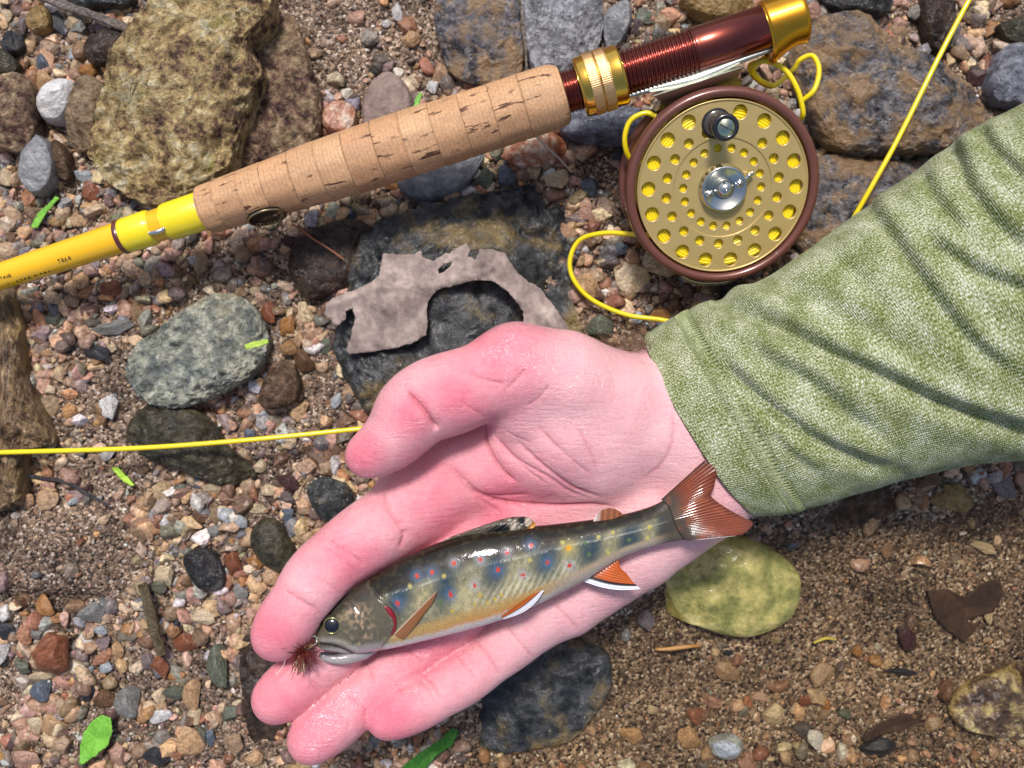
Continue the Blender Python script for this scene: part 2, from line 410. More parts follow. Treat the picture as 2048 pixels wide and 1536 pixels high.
rock('mossy_boulder', [(175,300),(215,205),(262,108),(325,28),(400,-22),(500,-35),(548,-5),(545,60),(515,110),(536,158),(515,215),(490,290),(462,362),(395,402),(300,412),(235,378),(192,335)], 32, ochre, 'large ochre boulder with green moss patches beside the cork grip', 'boulder', 1, 200, 56, amp=.16, facets=6, tilt=(0,.15), e=.42)
rock('brown_boulder', [(500,-20),(560,-10),(598,55),(622,130),(645,215),(632,290),(570,335),(505,362),(455,340),(470,200)], 13, ochre2, 'brown violet boulder leaning behind the mossy ochre boulder', 'boulder', 2, 160, 44, amp=.12, e=.4)
rock('round_brown_stone', [(-25,200),(5,160),(50,152),(75,200),(74,270),(45,305),(0,295),(-25,260)], 22, ochre2, 'rounded pitted brown stone beside the white quartz pebble', seed=3, amp=.06, facets=2)
rock('white_quartz_stone', [(78,215),(90,178),(125,158),(152,170),(150,210),(125,240),(95,245)], 15, quartz, 'smooth white quartz stone wedged beside the pitted brown stone', seed=4, amp=.04, facets=1, e=.8)
rock('tan_stone', [(133,270),(150,190),(172,155),(205,165),(218,195),(205,250),(188,290),(150,300)], 15, tan, 'elongated tan stone between white quartz and mossy boulder', seed=5, amp=.06, facets=3)
rock('grey_stone', [(45,320),(58,285),(82,272),(108,300),(113,345),(100,380),(72,392),(48,360)], 15, greysm, 'smooth dark grey stone below the white quartz stone', seed=6, amp=.05, facets=3)
rock('olive_stone', [(98,300),(112,280),(135,300),(142,340),(135,362),(112,345)], 11, brown, 'narrow brown stone leaning on smooth dark grey stone', seed=7, facets=3)
rock('reddish_stone', [(170,95),(195,72),(235,60),(260,75),(245,105),(215,132),(185,130)], 13, darkbr, 'dark reddish angular stone under the twig by the boulder', seed=8, facets=5)
rock('yellow_stone', [(58,50),(66,22),(90,12),(104,40),(98,64),(72,68)], 10, gold, 'yellow tan stone near the thin end of the twig', seed=9)
rock('black_stone', [(8,88),(20,66),(45,70),(52,95),(38,112),(15,108)], 9, dark, 'small black angular stone above the pitted brown stone', seed=10)
rock('slate_slab', [(135,-12),(190,-20),(265,-12),(255,12),(200,20),(150,14)], 9, slate, 'dark slate slab behind the twig above the boulder', seed=11)
rock('mottled_stone', [(-20,110),(10,100),(38,125),(36,146),(5,150),(-20,140)], 9, olive, 'olive mottled stone resting on the pitted brown stone', seed=12)
rock('stained_quartz', [(645,235),(660,210),(690,205),(712,222),(708,258),(685,272),(655,265)], 12, redq, 'wet red stained quartz stone above the cork grip', seed=13, amp=.05, facets=2)
rock('mauve_stone', [(728,200),(745,165),(775,145),(805,160),(826,200),(824,245),(795,275),(745,278),(726,245)], 11, mauve, 'smooth flat mauve brown stone tucked against cork grip', seed=14, amp=.03, facets=2, e=.6)
rock('blue_brown_rock', [(868,30),(885,-20),(960,-30),(1030,-20),(1045,50),(1048,120),(1030,165),(960,172),(905,150),(880,95)], 13, greyb, 'blue and brown wet rock beside the pale grey rock', seed=15, n=160, rings=44)
rock('pale_grey_rock', [(1042,20),(1055,-20),(1130,-30),(1195,-20),(1206,40),(1200,90),(1180,125),(1140,150),(1080,160),(1055,110)], 16, paleg, 'pale grey rough rock behind the gold locking ring', seed=16, n=160, rings=44)
rock('grey_wedge', [(1205,40),(1225,15),(1255,5),(1262,45),(1240,85),(1215,100)], 11, greysm, 'grey wedge stone beside the pale grey rough rock', seed=17)
rock('golden_rock', [(1360,0),(1385,-25),(1480,-25),(1510,10),(1480,45),(1430,48),(1385,30)], 14, gold, 'golden brown rock behind the burgundy reel seat', seed=18)
rock('blue_brown_boulder', [(1590,80),(1640,35),(1720,32),(1775,80),(1860,120),(1930,165),(1985,225),(1990,270),(1900,300),(1800,308),(1700,312),(1640,280),(1600,200),(1580,130)], 19, greyb, 'large blue and orange brown boulder behind the fly reel', 'boulder', 19, 200, 56, amp=.10, facets=5)
rock('blue_slate_stone', [(1972,170),(1995,105),(2040,88),(2100,110),(2100,230),(2030,215),(1985,205)], 14, bluer, 'smooth blue grey stone at the tip of the blue brown boulder', seed=20, amp=.04, facets=2)
rock('dark_rock', [(1640,0),(1660,-25),(1760,-25),(1785,5),(1760,35),(1690,30)], 12, dark, 'dark rock behind the butt cap and blue brown boulder', seed=21)
rock('brown_stone', [(1838,30),(1850,-20),(1895,-20),(1905,50),(1890,105),(1860,95)], 11, darkbr, 'brown upright stone beside the straight yellow line', seed=22)
rock('dark_stone', [(1990,60),(2010,45),(2080,40),(2080,95),(2020,90)], 11, olive, 'dark olive stone above the smooth blue grey stone', seed=23)
rock('blue_stone', [(1118,255),(1150,222),(1220,212),(1290,225),(1300,262),(1260,290),(1190,288),(1140,280)], 13, bluer, 'blue grey stone under the burgundy threads of the reel seat', seed=24)
rock('blue_flat_rock', [(1560,400),(1590,330),(1680,308),(1780,318),(1870,330),(1860,420),(1760,480),(1650,520),(1580,480)], 9, greyb, 'flat blue brown rock between reel and sleeve', seed=25, n=160, rings=40)
rock('wet_slate', [(700,560),(715,490),(760,445),(860,412),(1000,372),(1080,366),(1130,420),(1146,500),(1150,600),(1172,680),(1150,760),(1010,850),(860,880),(765,850),(715,790),(672,700),(682,620)], 15, slate, 'large dark wet slate rock under the torn brown leaf', 'boulder', 26, 200, 56, amp=.16, facets=6, tilt=(0,-.06))
rock('grey_pebble', [(795,365),(830,330),(900,310),(965,305),(955,340),(925,378),(870,402),(820,395)], 10, greysm, 'smooth blue grey stone directly under the cork grip', seed=27, amp=.04, facets=2)
rock('rusty_quartz', [(1005,310),(1030,272),(1090,262),(1130,285),(1125,320),(1080,335),(1030,332)], 9, redq, 'rust stained pink quartz under the cork end', seed=28, amp=.06)
rock('dark_brown_rock', [(578,540),(590,490),(640,455),(700,438),(740,455),(730,520),(715,560),(660,592),(610,595)], 12, darkbr, 'dark brown rock left of the wet slate', seed=29, n=140, rings=40)
rock('grey_green_rock', [(256,740),(275,690),(320,660),(385,610),(440,588),(490,598),(525,640),(538,690),(515,745),(470,775),(420,800),(350,818),(290,800)], 17, green, 'pale grey green rock with cracks above the yellow line', 'rock', 30, 180, 50, amp=.15, facets=3, fscale=3)
rock('olive_rock', [(254,870),(275,825),(320,803),(385,815),(430,850),(455,890),(500,935),(505,960),(465,972),(400,955),(345,935),(290,910)], 12, olive, 'dark olive pointed rock under the left yellow line', seed=31, n=150, rings=44, facets=6)
rock('pitted_stone', [(520,790),(545,735),(580,725),(600,760),(595,800),(560,818),(528,815)], 12, brown, 'pitted brown stone right of the grey green rock', seed=32, amp=.1)
rock('olive_pebble', [(500,1070),(520,1040),(555,1042),(585,1085),(602,1130),(580,1148),(535,1135),(508,1105)], 9, olive, 'smooth olive brown pebble beside the index finger', seed=33, amp=.03, facets=1, e=.8)
rock('dark_blue_stone', [(615,985),(640,955),(690,965),(712,1000),(700,1035),(650,1040)], 11, slate, 'dark blue wet stone beside the thumb tip', seed=34)
rock('black_green_stone', [(368,1120),(390,1098),(430,1105),(452,1150),(440,1178),(395,1172)], 9, dark, 'dark green black stone left of smooth olive pebble', seed=35)
rock('dark_strip_rock', [(478,1300),(500,1270),(545,1290),(575,1360),(570,1450),(545,1505),(505,1490),(490,1400)], 8, darkbr, 'long dark brown rock under the fingertips', seed=36)
rock('sunken_dark_rock', [(880,1400),(920,1330),(1010,1285),(1120,1270),(1210,1300),(1222,1370),(1180,1440),(1120,1490),(1000,1500),(920,1470)], 13, slate, 'dark sunken rock under the little finger', 'rock', 37, 160, 44, z0=-11, amp=.08)
rock('yellow_green_rock', [(1300,1180),(1340,1110),(1420,1070),(1500,1075),(1570,1115),(1602,1160),(1590,1225),(1540,1262),(1480,1275),(1400,1255),(1330,1225)], 13, yelg, 'smooth yellow green quartz rock in shallow water', 'rock', 38, 160, 50, z0=-10, amp=.03, facets=1, e=.75)
rock('rimmed_rock', [(1898,1420),(1930,1375),(1990,1345),(2060,1330),(2100,1400),(2090,1460),(2000,1470),(1925,1455)], 12, rockmat('rimmed_ochre', [(.35, (.06, .035, .025)), (.47, (.16, .10, .06)), (.55, (.5, .38, .16)), (.75, (.62, .52, .25))], 28, None, .3, 60, .4, wet=.5), 'ochre rimmed brown rock standing in the shallow water', 'rock', 39, z0=-11)
rock('brown_sunken_rock', [(1620,1010),(1660,975),(1760,955),(1820,965),(1800,1010),(1740,1045),(1660,1050)], 9, brown, 'brown rock in shade under the sleeve', seed=40, z0=-9)
rock('olive_sunken_rock', [(1850,985),(1880,960),(1940,960),(1950,1000),(1910,1030),(1865,1020)], 8, gold, 'ochre stone in shade beside the sunken brown rock', seed=41, z0=-9)

# weathered wood along the left edge
def wood():
    out = [(-40,520),(15,545),(30,600),(45,660),(50,730),(75,800),(98,850),(105,890),(60,905),(52,960),(40,1010),(-10,1020),(-40,990)]
    o = rock('driftwood', out, 15, barkm, 'brown weathered driftwood piece under rod tip and line', 'driftwood', 42, 180, 50, amp=.14, facets=3, fscale=3.4)
wood()

# ------------------------------------------------------------------ pebbles
def ico(sub):
    bm = bmesh.new(); bmesh.ops.create_icosphere(bm, subdivisions=sub, radius=1)
    V = np.array([v.co[:] for v in bm.verts]); F = np.array([[v.index for v in f.verts] for f in bm.faces]); bm.free(); return V, F
ICO3, ICO2, ICO1 = ico(4), ico(2), ico(1)
def pebble_shape(base, seed, facets, amp):
    V, F = base; rg = np.random.default_rng(seed); V = V * (1 + amp * fbm(V + seed * 3.7, 1.1, 3, seed))[:, None]
    for k in range(facets):
        n = rg.normal(size=3); n /= np.linalg.norm(n); d = rg.uniform(.42, .80)
        V = V - n * (np.maximum(0, V @ n - d) * .96)[:, None]
    V = V + (amp * .12 * fbm(V, 5, 2, seed + 9))[:, None] * V
    V = V / np.abs(V).max(0); return V, F
PC = {  # base colours of the gravel classes
 'white': ((.66, .63, .60), 'small white quartz pebble in the streambed gravel'),
 'cream': ((.60, .47, .30), 'small cream yellow quartz pebble in the streambed gravel'),
 'peach': ((.52, .32, .17), 'small peach orange pebble in the streambed gravel'),
 'orange': ((.42, .20, .07), 'small deep orange pebble in the streambed gravel'),
 'rust': ((.25, .09, .045), 'small rusty red brown pebble in the streambed gravel'),
 'tan': ((.38, .255, .155), 'small tan brown pebble in the streambed gravel'),
 'pink': ((.44, .26, .19), 'small pinkish pebble in the streambed gravel'),
 'mauve': ((.21, .16, .155), 'small mauve grey pebble in the streambed gravel'),
 'grey': ((.22, .215, .20), 'small grey pebble in the streambed gravel'),
 'blue': ((.12, .145, .18), 'small blue grey pebble in the streambed gravel'),
 'paleblue': ((.40, .43, .45), 'small pale blue grey pebble in the streambed gravel'),
 'green': ((.13, .14, .10), 'small grey green pebble in the streambed gravel'),
 'dark': ((.035, .036, .042), 'small black pebble in the streambed gravel'),
 'maroon': ((.075, .035, .035), 'small dark maroon pebble in the streambed gravel'),
 'brown': ((.15, .08, .04), 'small dark brown pebble in the streambed gravel'),
}
PM = {}
for k, (c, _) in PC.items():
    lo = tuple(x * .55 for x in c); hi = tuple(min(.85, x * 1.3 + .02) for x in c)
    PM[k] = rockmat('pebble_' + k, [(.30, lo), (.5, c), (.68, hi)], 1.5, tuple(x * .5 + .12 for x in c), .36, 1.8, .45, rough=.45, wet=.4, bump=.35)
PROTO = [mesh_np('pebble', *pebble_shape(ico(4), 20 + i, [4, 7, 9, 8, 11, 6, 10, 3, 12, 8][i], [.3, .35, .45, .4, .3, .35, .3, .15, .3, .45][i])) for i in range(10)]
for me in PROTO: me.materials.append(None)
PLACED = []     # (px, py, radius px)
def pebble(px, py, w, h, ang, kind, proto=None, zf=.45):
    k0 = CAM_H / FOC; x, y = P(px, py, .003)[:2]
    i = random.randrange(10) if proto is None else proto
    me = PROTO[i]
    o = bpy.data.objects.new('pebble', me); COL.objects.link(o)
    a, b = w * .5 * k0, h * .5 * k0; c = min(a, b) * random.uniform(.65, .95)
    o.scale = (a * 1.06, b * 1.06, c); o.rotation_euler = (random.uniform(-.2, .2), random.uniform(-.2, .2), math.radians(ang))
    o.location = (x, y, gz1(x, y) + c * zf)
    o.material_slots[0].link = 'OBJECT'; o.material_slots[0].material = PM[kind]
    tag(o, PC[kind][1].replace('in the streambed gravel', 'in the gravel near the ' + near(px, py)), 'pebble', kind_group(kind)); PLACED.append((px, py, max(w, h) * .5))
LAND = [(355,200,'mossy ochre boulder'),(115,200,'white quartz stone'),(20,600,'driftwood'),(30,850,'driftwood'),(400,700,'grey green rock'),(380,880,'dark olive rock'),(530,1270,'index fingertip'),(190,1480,'green oval leaf'),(305,1240,'short olive stick'),(700,930,'thumb tip'),(640,1080,'index finger'),(780,600,'torn brown leaf'),(750,330,'cork grip'),(560,420,'cork grip'),(200,500,'yellow rod'),(1125,60,'pale grey rock'),(1205,160,'gold locking ring'),(1400,60,'burgundy reel seat'),(1440,350,'fly reel'),(1150,540,'yellow line loop'),(1330,640,'sleeve cuff'),(1600,1000,'sleeve edge'),(1450,1170,'yellow green rock'),(1930,1220,'sunken dark leaf'),(2000,1400,'ochre rimmed rock'),(780,1440,'little fingertip'),(560,1420,'middle fingertip'),(1050,1380,'dark sunken rock'),(775,210,'mauve stone'),(950,80,'blue brown rock'),(1790,180,'blue brown boulder'),(1850,60,'straight yellow line'),(1790,1450,'sunken leaf strip'),(120,1110,'bare sand ledge'),(110,980,'thin violet twig'),(180,40,'dry grey twig'),(90,420,'green grass sprig'),(560,770,'pitted brown stone'),(2020,150,'blue grey stone')]
def near(px, py): return min(LAND, key=lambda l: (l[0] - px) ** 2 + (l[1] - py) ** 2)[2]
def kind_group(k): return {'paleblue': 'pale blue', 'dark': 'black'}.get(k, k) + ' pebbles in the gravel'
NAMED = [
 (44,44,24,45,0,'mauve'),(150,72,50,34,-15,'tan'),(90,160,48,42,20,'peach'),(140,215,24,30,0,'blue'),(90,126,34,38,0,'blue'),(152,113,27,34,10,'paleblue'),(174,142,42,28,10,'orange'),(224,150,30,40,-20,'green'),(116,50,26,62,15,'dark'),(164,349,40,30,-10,'paleblue'),(174,382,42,42,0,'rust'),(12,355,32,42,10,'cream'),(14,315,34,28,0,'pink'),(152,396,18,20,0,'white'),(300,25,28,18,0,'white'),(325,10,30,24,0,'pink'),(270,35,26,22,0,'tan'),
 (106,637,46,28,5,'green'),(225,654,92,32,12,'grey'),(219,575,46,36,-20,'rust'),(147,602,40,30,0,'tan'),(160,560,34,40,0,'peach'),(537,626,34,46,10,'rust'),(577,654,38,46,-20,'orange'),(89,708,28,18,0,'peach'),(103,780,28,22,25,'cream'),(143,743,20,24,0,'white'),(222,695,24,20,0,'cream'),(202,708,66,30,-5,'dark'),(523,530,22,34,0,'blue'),(424,978,38,32,15,'cream'),(516,932,28,30,0,'cream'),(383,961,42,30,-20,'blue'),(359,980,38,22,0,'green'),(574,968,48,34,-15,'maroon'),(640,922,84,44,-35,'brown'),(670,800,22,34,-15,'paleblue'),(496,869,22,26,0,'blue'),(519,828,40,22,0,'paleblue'),(287,1009,36,30,0,'peach'),(650,690,30,36,0,'green'),(610,720,40,50,20,'brown'),
 (478,1045,30,30,0,'paleblue'),(574,1030,28,36,-20,'blue'),(509,1127,34,32,0,'orange'),(537,1155,46,38,-15,'peach'),(468,1127,36,52,5,'rust'),(328,1155,46,44,-30,'cream'),(367,1127,26,46,15,'peach'),(171,1291,30,50,5,'white'),(116,1300,92,84,30,'rust'),(369,1288,54,38,10,'rust'),(403,1240,46,38,0,'cream'),(318,1332,38,54,20,'rust'),(296,1325,32,36,0,'mauve'),(352,1356,44,24,0,'orange'),(386,1392,42,64,-5,'peach'),(347,1389,46,30,5,'green'),(263,1404,60,62,0,'grey'),(85,1384,50,42,0,'blue'),(79,1356,48,26,8,'cream'),(44,1334,38,30,-20,'green'),(110,1446,58,44,30,'peach'),(68,1452,34,40,10,'cream'),(20,1493,48,30,10,'maroon'),(126,1489,44,38,0,'tan'),(314,1435,58,30,20,'white'),(373,1483,70,62,0,'peach'),(212,1404,44,50,20,'brown'),(314,1517,52,50,0,'dark'),(239,1507,38,48,15,'pink'),(472,1483,40,46,0,'tan'),(506,1515,40,34,0,'peach'),(420,1472,24,40,0,'blue'),(472,1189,38,32,0,'grey'),(440,1335,50,88,8,'green'),(48,1520,62,46,0,'pink'),(390,1435,34,34,0,'cream'),(345,1255,26,40,0,'dark'),(10,1260,50,40,0,'dark'),(75,1265,34,30,0,'grey'),(50,1295,30,26,0,'cream'),(200,1265,28,26,0,'paleblue'),(255,1262,34,26,0,'orange'),(425,1065,40,26,0,'grey'),(440,1030,34,26,0,'white'),(395,1035,36,30,0,'brown'),
 (796,24,24,36,0,'white'),(770,44,20,18,0,'white'),(748,143,14,16,0,'dark'),(830,160,34,30,0,'cream'),(866,167,28,32,0,'white'),(1070,341,38,34,0,'cream'),(1114,358,50,42,10,'cream'),(962,358,64,42,35,'green'),(1008,350,46,42,0,'blue'),(1162,308,28,24,0,'cream'),(1182,372,38,42,0,'blue'),(1295,34,48,30,-20,'green'),(1275,56,32,30,0,'cream'),(1322,27,22,26,0,'peach'),(1310,60,24,22,0,'tan'),(1177,574,62,56,0,'peach'),(1255,560,84,70,20,'cream'),(1209,525,28,20,0,'cream'),(1207,653,64,52,20,'green'),(1272,634,32,28,0,'paleblue'),(1325,630,40,30,0,'orange'),(1310,520,90,60,-20,'cream'),(735,432,46,34,10,'peach'),(690,425,36,30,0,'blue'),(660,440,36,40,0,'rust'),(590,480,60,30,0,'maroon'),(940,395,40,30,20,'green'),
 (1560,1446,48,46,0,'cream'),(1535,1417,30,26,0,'pink'),(1631,1421,34,28,0,'rust'),(1672,1433,22,30,0,'orange'),(1738,1321,24,28,0,'orange'),(1595,1098,22,20,0,'blue'),(1829,1292,46,60,20,'maroon'),(1825,1361,68,16,-5,'dark'),(1460,1508,78,58,-20,'paleblue'),(1390,1495,50,46,0,'peach'),(1270,1487,50,36,0,'peach'),(1771,1512,80,40,0,'dark'),(1604,1440,18,18,0,'cream'),(1310,1440,24,20,0,'cream'),(1715,1450,34,20,0,'green'),(1560,1390,22,20,0,'tan'),(1300,1250,44,50,0,'mauve'),(1255,1280,22,30,0,'paleblue'),(1470,1325,24,14,0,'dark'),(1990,1105,50,26,-15,'cream'),(2000,1220,22,80,10,'cream'),
 (1850,150,40,60,0,'brown'),(1930,100,46,40,0,'tan'),(1960,150,40,36,0,'maroon'),(1985,130,30,50,0,'rust'),(1800,60,40,34,0,'tan'),(1830,110,30,40,0,'dark'),(1950,30,40,30,0,'tan'),
]
for a in NAMED: pebble(*a)
keys = ['white', 'cream', 'peach', 'orange', 'rust', 'tan', 'pink', 'mauve', 'grey', 'blue', 'paleblue', 'green', 'dark', 'maroon', 'brown']
kw = np.array([6, 10, 13, 6, 7, 22, 17, 9, 8, 4, 2, 4, 5, 3, 11], float); kw /= kw.sum()
def density(px, py):
    """how stony the bed is at a pixel (1 gravel, ~0 bare sand)"""
    d = np.ones_like(px, float)
    d *= np.where((px < 270) & (py > 1000) & (py < 1195), .08, 1)
    d *= 1 - .95 * smooth(-60, 90, waterside(px, py)) * (1 - .2 * smooth(1380, 1480, py))
    d *= np.where((px > 590) & (px < 900) & (py < 190), .45, 1)
    d *= np.where((px > 100) & (px < 300) & (py > 690) & (py < 920), .5, 1)
    return d
def inrocks(Q, grow=0):
    r = np.zeros(len(Q), bool)
    for R in ROCKS:
        c = R.mean(0); m = (np.abs(Q - c) < np.abs(R - c).max(0) + 12).all(1)
        if m.any(): r[m] |= inpoly(Q[m], c + (R - c) * (1 + grow / np.linalg.norm(R - c, axis=1).mean()))
    return r
tries = 0; cnt = 0
while cnt < 150 and tries < 6000:
    tries += 1
    px, py = random.uniform(-20, 2060), random.uniform(-20, 1550); w = random.uniform(22, 62)
    if random.random() > density(np.array([px]), np.array([py]))[0]: continue
    if inrocks(np.array([[px, py]]), 6)[0]: continue
    if any((px - a) ** 2 + (py - b) ** 2 < (r + w * .5) ** 2 * .85 for a, b, r in PLACED): continue
    pebble(px, py, w, w * random.uniform(.6, .95), random.uniform(0, 180), keys[RNG.choice(len(keys), p=kw)]); cnt += 1

def gravel(name, N, smin, smax, base, seed, label, grow, powr, cover=(-150, 2200, -150, 1690)):
    rg = np.random.default_rng(seed)
    px = rg.uniform(cover[0], cover[1], N * 3); py = rg.uniform(cover[2], cover[3], N * 3)
    Q = np.stack([px, py], -1)
    keep = (rg.random(N * 3) < density(px, py) ** powr) & ~inrocks(Q, grow)
    cl = .22 + 1.3 * smooth(-.35, .12, fbm(np.stack([px, py, 0 * px], -1), .0075, 3, 77)); keep &= rg.random(N * 3) < cl
    Q = Q[keep][:N]; n = len(Q); k0 = CAM_H / FOC
    x = (Q[:, 0] - 1024) * k0; y = -(Q[:, 1] - 768) * k0; z = gz(x, y)
    S = smin + (smax - smin) * rg.random(n) ** 2.6
    protos = [pebble_shape(base, 300 + i, 6 + i % 5, .4) for i in range(8)]
    pi = rg.integers(0, 8, n); Vb = np.stack([p[0] for p in protos])[pi]     # n, m, 3
    sc = np.stack([S, S * rg.uniform(.6, .95, n), S * rg.uniform(.5, .9, n)], -1) * .5 * MM
    Vb = Vb * sc[:, None, :]
    tx = rg.normal(0, .9, n); az = rg.uniform(0, 2 * np.pi, n)
    c, s = np.cos(tx)[:, None], np.sin(tx)[:, None]
    Y = Vb[..., 1] * c - Vb[..., 2] * s; Z = Vb[..., 1] * s + Vb[..., 2] * c; X = Vb[..., 0]
    c, s = np.cos(az)[:, None], np.sin(az)[:, None]
    V = np.stack([X * c - Y * s + x[:, None], X * s + Y * c + y[:, None], Z + (z + sc[:, 2] * rg.uniform(-.2, .5, n))[:, None]], -1)
    m = V.shape[1]; F = base[1][None] + (np.arange(n) * m)[:, None, None]
    ci = rg.choice(len(keys), n, p=kw); cc = (np.array([PC[k][0] for k in keys])[ci] * .68 + .32 * np.array([.26, .185, .135])) * 1.05 * rg.uniform(.65, 1.25, (n, 1)) * rg.uniform(.92, 1.08, (n, 3))
    me = mesh_np(name, V.reshape(-1, 3), F.reshape(-1, 3)); setcol(me, np.repeat(cc, m, 0)); me.polygons.foreach_set('use_smooth', np.repeat(rg.random(n) < .45, len(base[1])))
    t = NT(name); v = t.coord(); nz = t.noise(v, 700, 5, .6)
    col = t.mix(1., t.attr('Col'), t.ramp(nz, [(.3, .45), (.5, 1.), (.72, 1.5)]), 'MULTIPLY')
    t.b.inputs['Specular IOR Level'].default_value = .1
    t.P(Base_Color=col, Roughness=t.math('MULTIPLY_ADD', nz, .5, .28), Normal=t.bump(nz, .7, .0008), Coat_Weight=.3, Coat_Roughness=.3)
    o = link(name, me, t.m); tag(o, label, 'gravel', kind='stuff'); return o
gravel('gravel', 12000, 2.0, 11.0, ICO2, 11, 'mixed brown, tan and grey gravel of the stream bed', -4, 1.0)
gravel('sand_grains', 30000, .7, 2.2, ICO1, 12, 'coarse tan sand grains scattered over the stream bed', -4, .35)

# ------------------------------------------------------------------ plant litter
def leafmat(name, c1, c2, scale=120, rough=.6, vein=None):
    t = NT(name); v = t.coord(); n1 = t.noise(v, scale, 7, .65)
    c = t.ramp(n1, [(.32, c1), (.68, c2)]); n2 = t.noise(v, scale * 6, 4)
    c = t.mix(1., c, t.ramp(n2, [(.3, .75), (.7, 1.2)]), 'MULTIPLY')
    t.b.inputs['Specular IOR Level'].default_value = .15
    t.P(Base_Color=c, Roughness=rough, Normal=t.bump(t.math('ADD', n1, t.math('MULTIPLY', n2, .4)), .5, .0009)); return t.m
def sheet(name, outline, zfun, mat, label, cat, step=7, thick=.35, hole=None, closed_px=True):
    """thin curled sheet with real thickness from an outline (photo px) and a height function of px"""
    o = np.array(outline, float); bd = []
    for i in range(len(o)):
        a, b = o[i], o[(i + 1) % len(o)]; m = max(1, int(np.linalg.norm(b - a) / (step * .8)))
        for k in range(m): bd.append(a + (b - a) * k / m)
    bd = np.array(bd); jit = RNG.normal(0, step * .12, bd.shape); bd = bd + jit
    loops = [bd]
    if hole is not None: loops.append(np.array(hole, float))
    pts = []; edges = []
    for L in loops:
        s = len(pts); pts += [tuple(p) for p in L]; edges += [(s + i, s + (i + 1) % len(L)) for i in range(len(L))]
    gx, gy = np.meshgrid(np.arange(o[:, 0].min(), o[:, 0].max(), step), np.arange(o[:, 1].min(), o[:, 1].max(), step * .87), indexing='ij')
    gx = gx + (np.arange(gy.shape[1]) % 2)[None] * step * .5
    G = np.stack([gx.ravel(), gy.ravel()], -1); G = G[inpoly(G, bd)]
    if hole is not None: G = G[~inpoly(G, loops[1])]
    pts += [tuple(p) for p in G]
    vc, ec, fc, *_ = geometry.delaunay_2d_cdt([Vector(p) for p in pts], edges, [], 0, 1e-4)
    vc = np.array([v[:] for v in vc]); F = np.array([f for f in fc if len(f) == 3]); cen = vc[F].mean(1)
    kp = inpoly(cen, bd)
    if hole is not None: kp &= ~inpoly(cen, loops[1])
    F = F[kp]; z = zfun(vc); V = np.array([P(a[0], a[1], zz) for a, zz in zip(vc, z)])
    n = len(V); Vb = V - np.array([0, 0, thick * MM])
    e = {}
    for f in F:
        for i in range(3): e[(f[i], f[(i + 1) % 3])] = 1
    be = np.array([(a, b) for a, b in e if (b, a) not in e])
    a3 = V[F]; up = np.cross(a3[:, 1] - a3[:, 0], a3[:, 2] - a3[:, 0])[:, 2].mean()
    if up < 0: F = F[:, ::-1]; be = be[:, ::-1]
    FF = [np.concatenate([F, F[:, ::-1] + n]), np.stack([be[:, 1], be[:, 0], be[:, 0] + n, be[:, 1] + n], -1)]
    loc = np.array([V[:, 0].mean(), V[:, 1].mean(), V[:, 2].min()])
    ob = link(name, mesh_np(name, np.concatenate([V, Vb]) - loc, FF), mat, None, loc); tag(ob, label, cat); return ob
LZ = [(30,610),(75,575),(150,545),(200,530),(300,480),(345,440),(365,310),(480,320),(545,320),(595,295),(600,330),(665,360),(685,340),(760,310),(800,280),(850,255),(880,290),(865,325),(905,350),(925,330),(935,285),(1010,290),(1085,310),(1110,360),(1160,430),(1220,480),(1260,495),(1300,530),(1370,620),(1440,720),(1465,790),(1380,800),(1230,760),(1190,720),(1190,650),(1140,580),(1090,530),(1020,480),(940,465),(860,480),(780,505),(690,525),(650,570),(630,600),(625,670),(635,720),(620,790),(560,830),(430,870),(300,890),(170,900),(150,880),(180,800),(200,730),(205,690),(190,630),(150,650),(150,700),(100,740),(75,730),(65,690),(30,680)]
LZ = [(640 + a / 2.926, 400 + b / 2.926) for a, b in LZ]
def leafz(v):
    q = np.stack([v[:, 0], v[:, 1], 0 * v[:, 0]], -1)
    d, s, _ = polydist(v, [(650, 615), (760, 575), (870, 572), (970, 545), (1120, 660)])
    z = 21.5 + 4.0 * np.exp(-((v[:, 0] - 960) / 120) ** 2) - .025 * d * 1.0 + 3.2 * fbm(q, .016, 4, 4) + 2.2 * np.exp(-((v[:, 1] - 690) / 30) ** 2) * (v[:, 0] < 880)
    z += .8 * np.exp(-(d / 5) ** 2) + 1.2 * np.exp(-((v[:, 0] - 1110) / 30) ** 2)
    for L in ([(770,575),(745,530)],[(800,572),(790,520)],[(760,580),(735,640),(720,690)],[(800,573),(800,640),(790,690)],[(840,572),(835,620),(845,670)],[(870,570),(880,530)],[(930,555),(950,510)],[(970,545),(1010,520)],[(1010,570),(1060,580)]):
        dv, _, _ = polydist(v, L); z += .45 * np.exp(-(dv / 4.5) ** 2)
    return z * MM
sheet('dead_leaf', LZ, leafz, leafmat('dead_leaf', (.12, .09, .078), (.42, .335, .295), 75, .55), 'torn curled brown dead leaf lying on the dark wet slate', 'leaf', 7, .4,
      [(640 + a / 2.926, 400 + b / 2.926) for a, b in [(690,405),(725,375),(775,360),(765,385),(720,425),(695,430)]])
def flatz(off, seed=0, curl=0, c=(0, 0)):
    def f(v):
        w = np.array([P(a, b, 0) for a, b in v]); q = np.stack([v[:, 0], v[:, 1], 0 * v[:, 0]], -1)
        return gz(w[:, 0], w[:, 1]).mean() + off * MM + .5 * MM * fbm(q, .03, 2, seed) + curl * MM * ((v[:, 0] - c[0]) ** 2 + (v[:, 1] - c[1]) ** 2) / 2500
    return f
lg = leafmat('green_leaf', (.10, .30, .03), (.22, .50, .07), 150, .35)
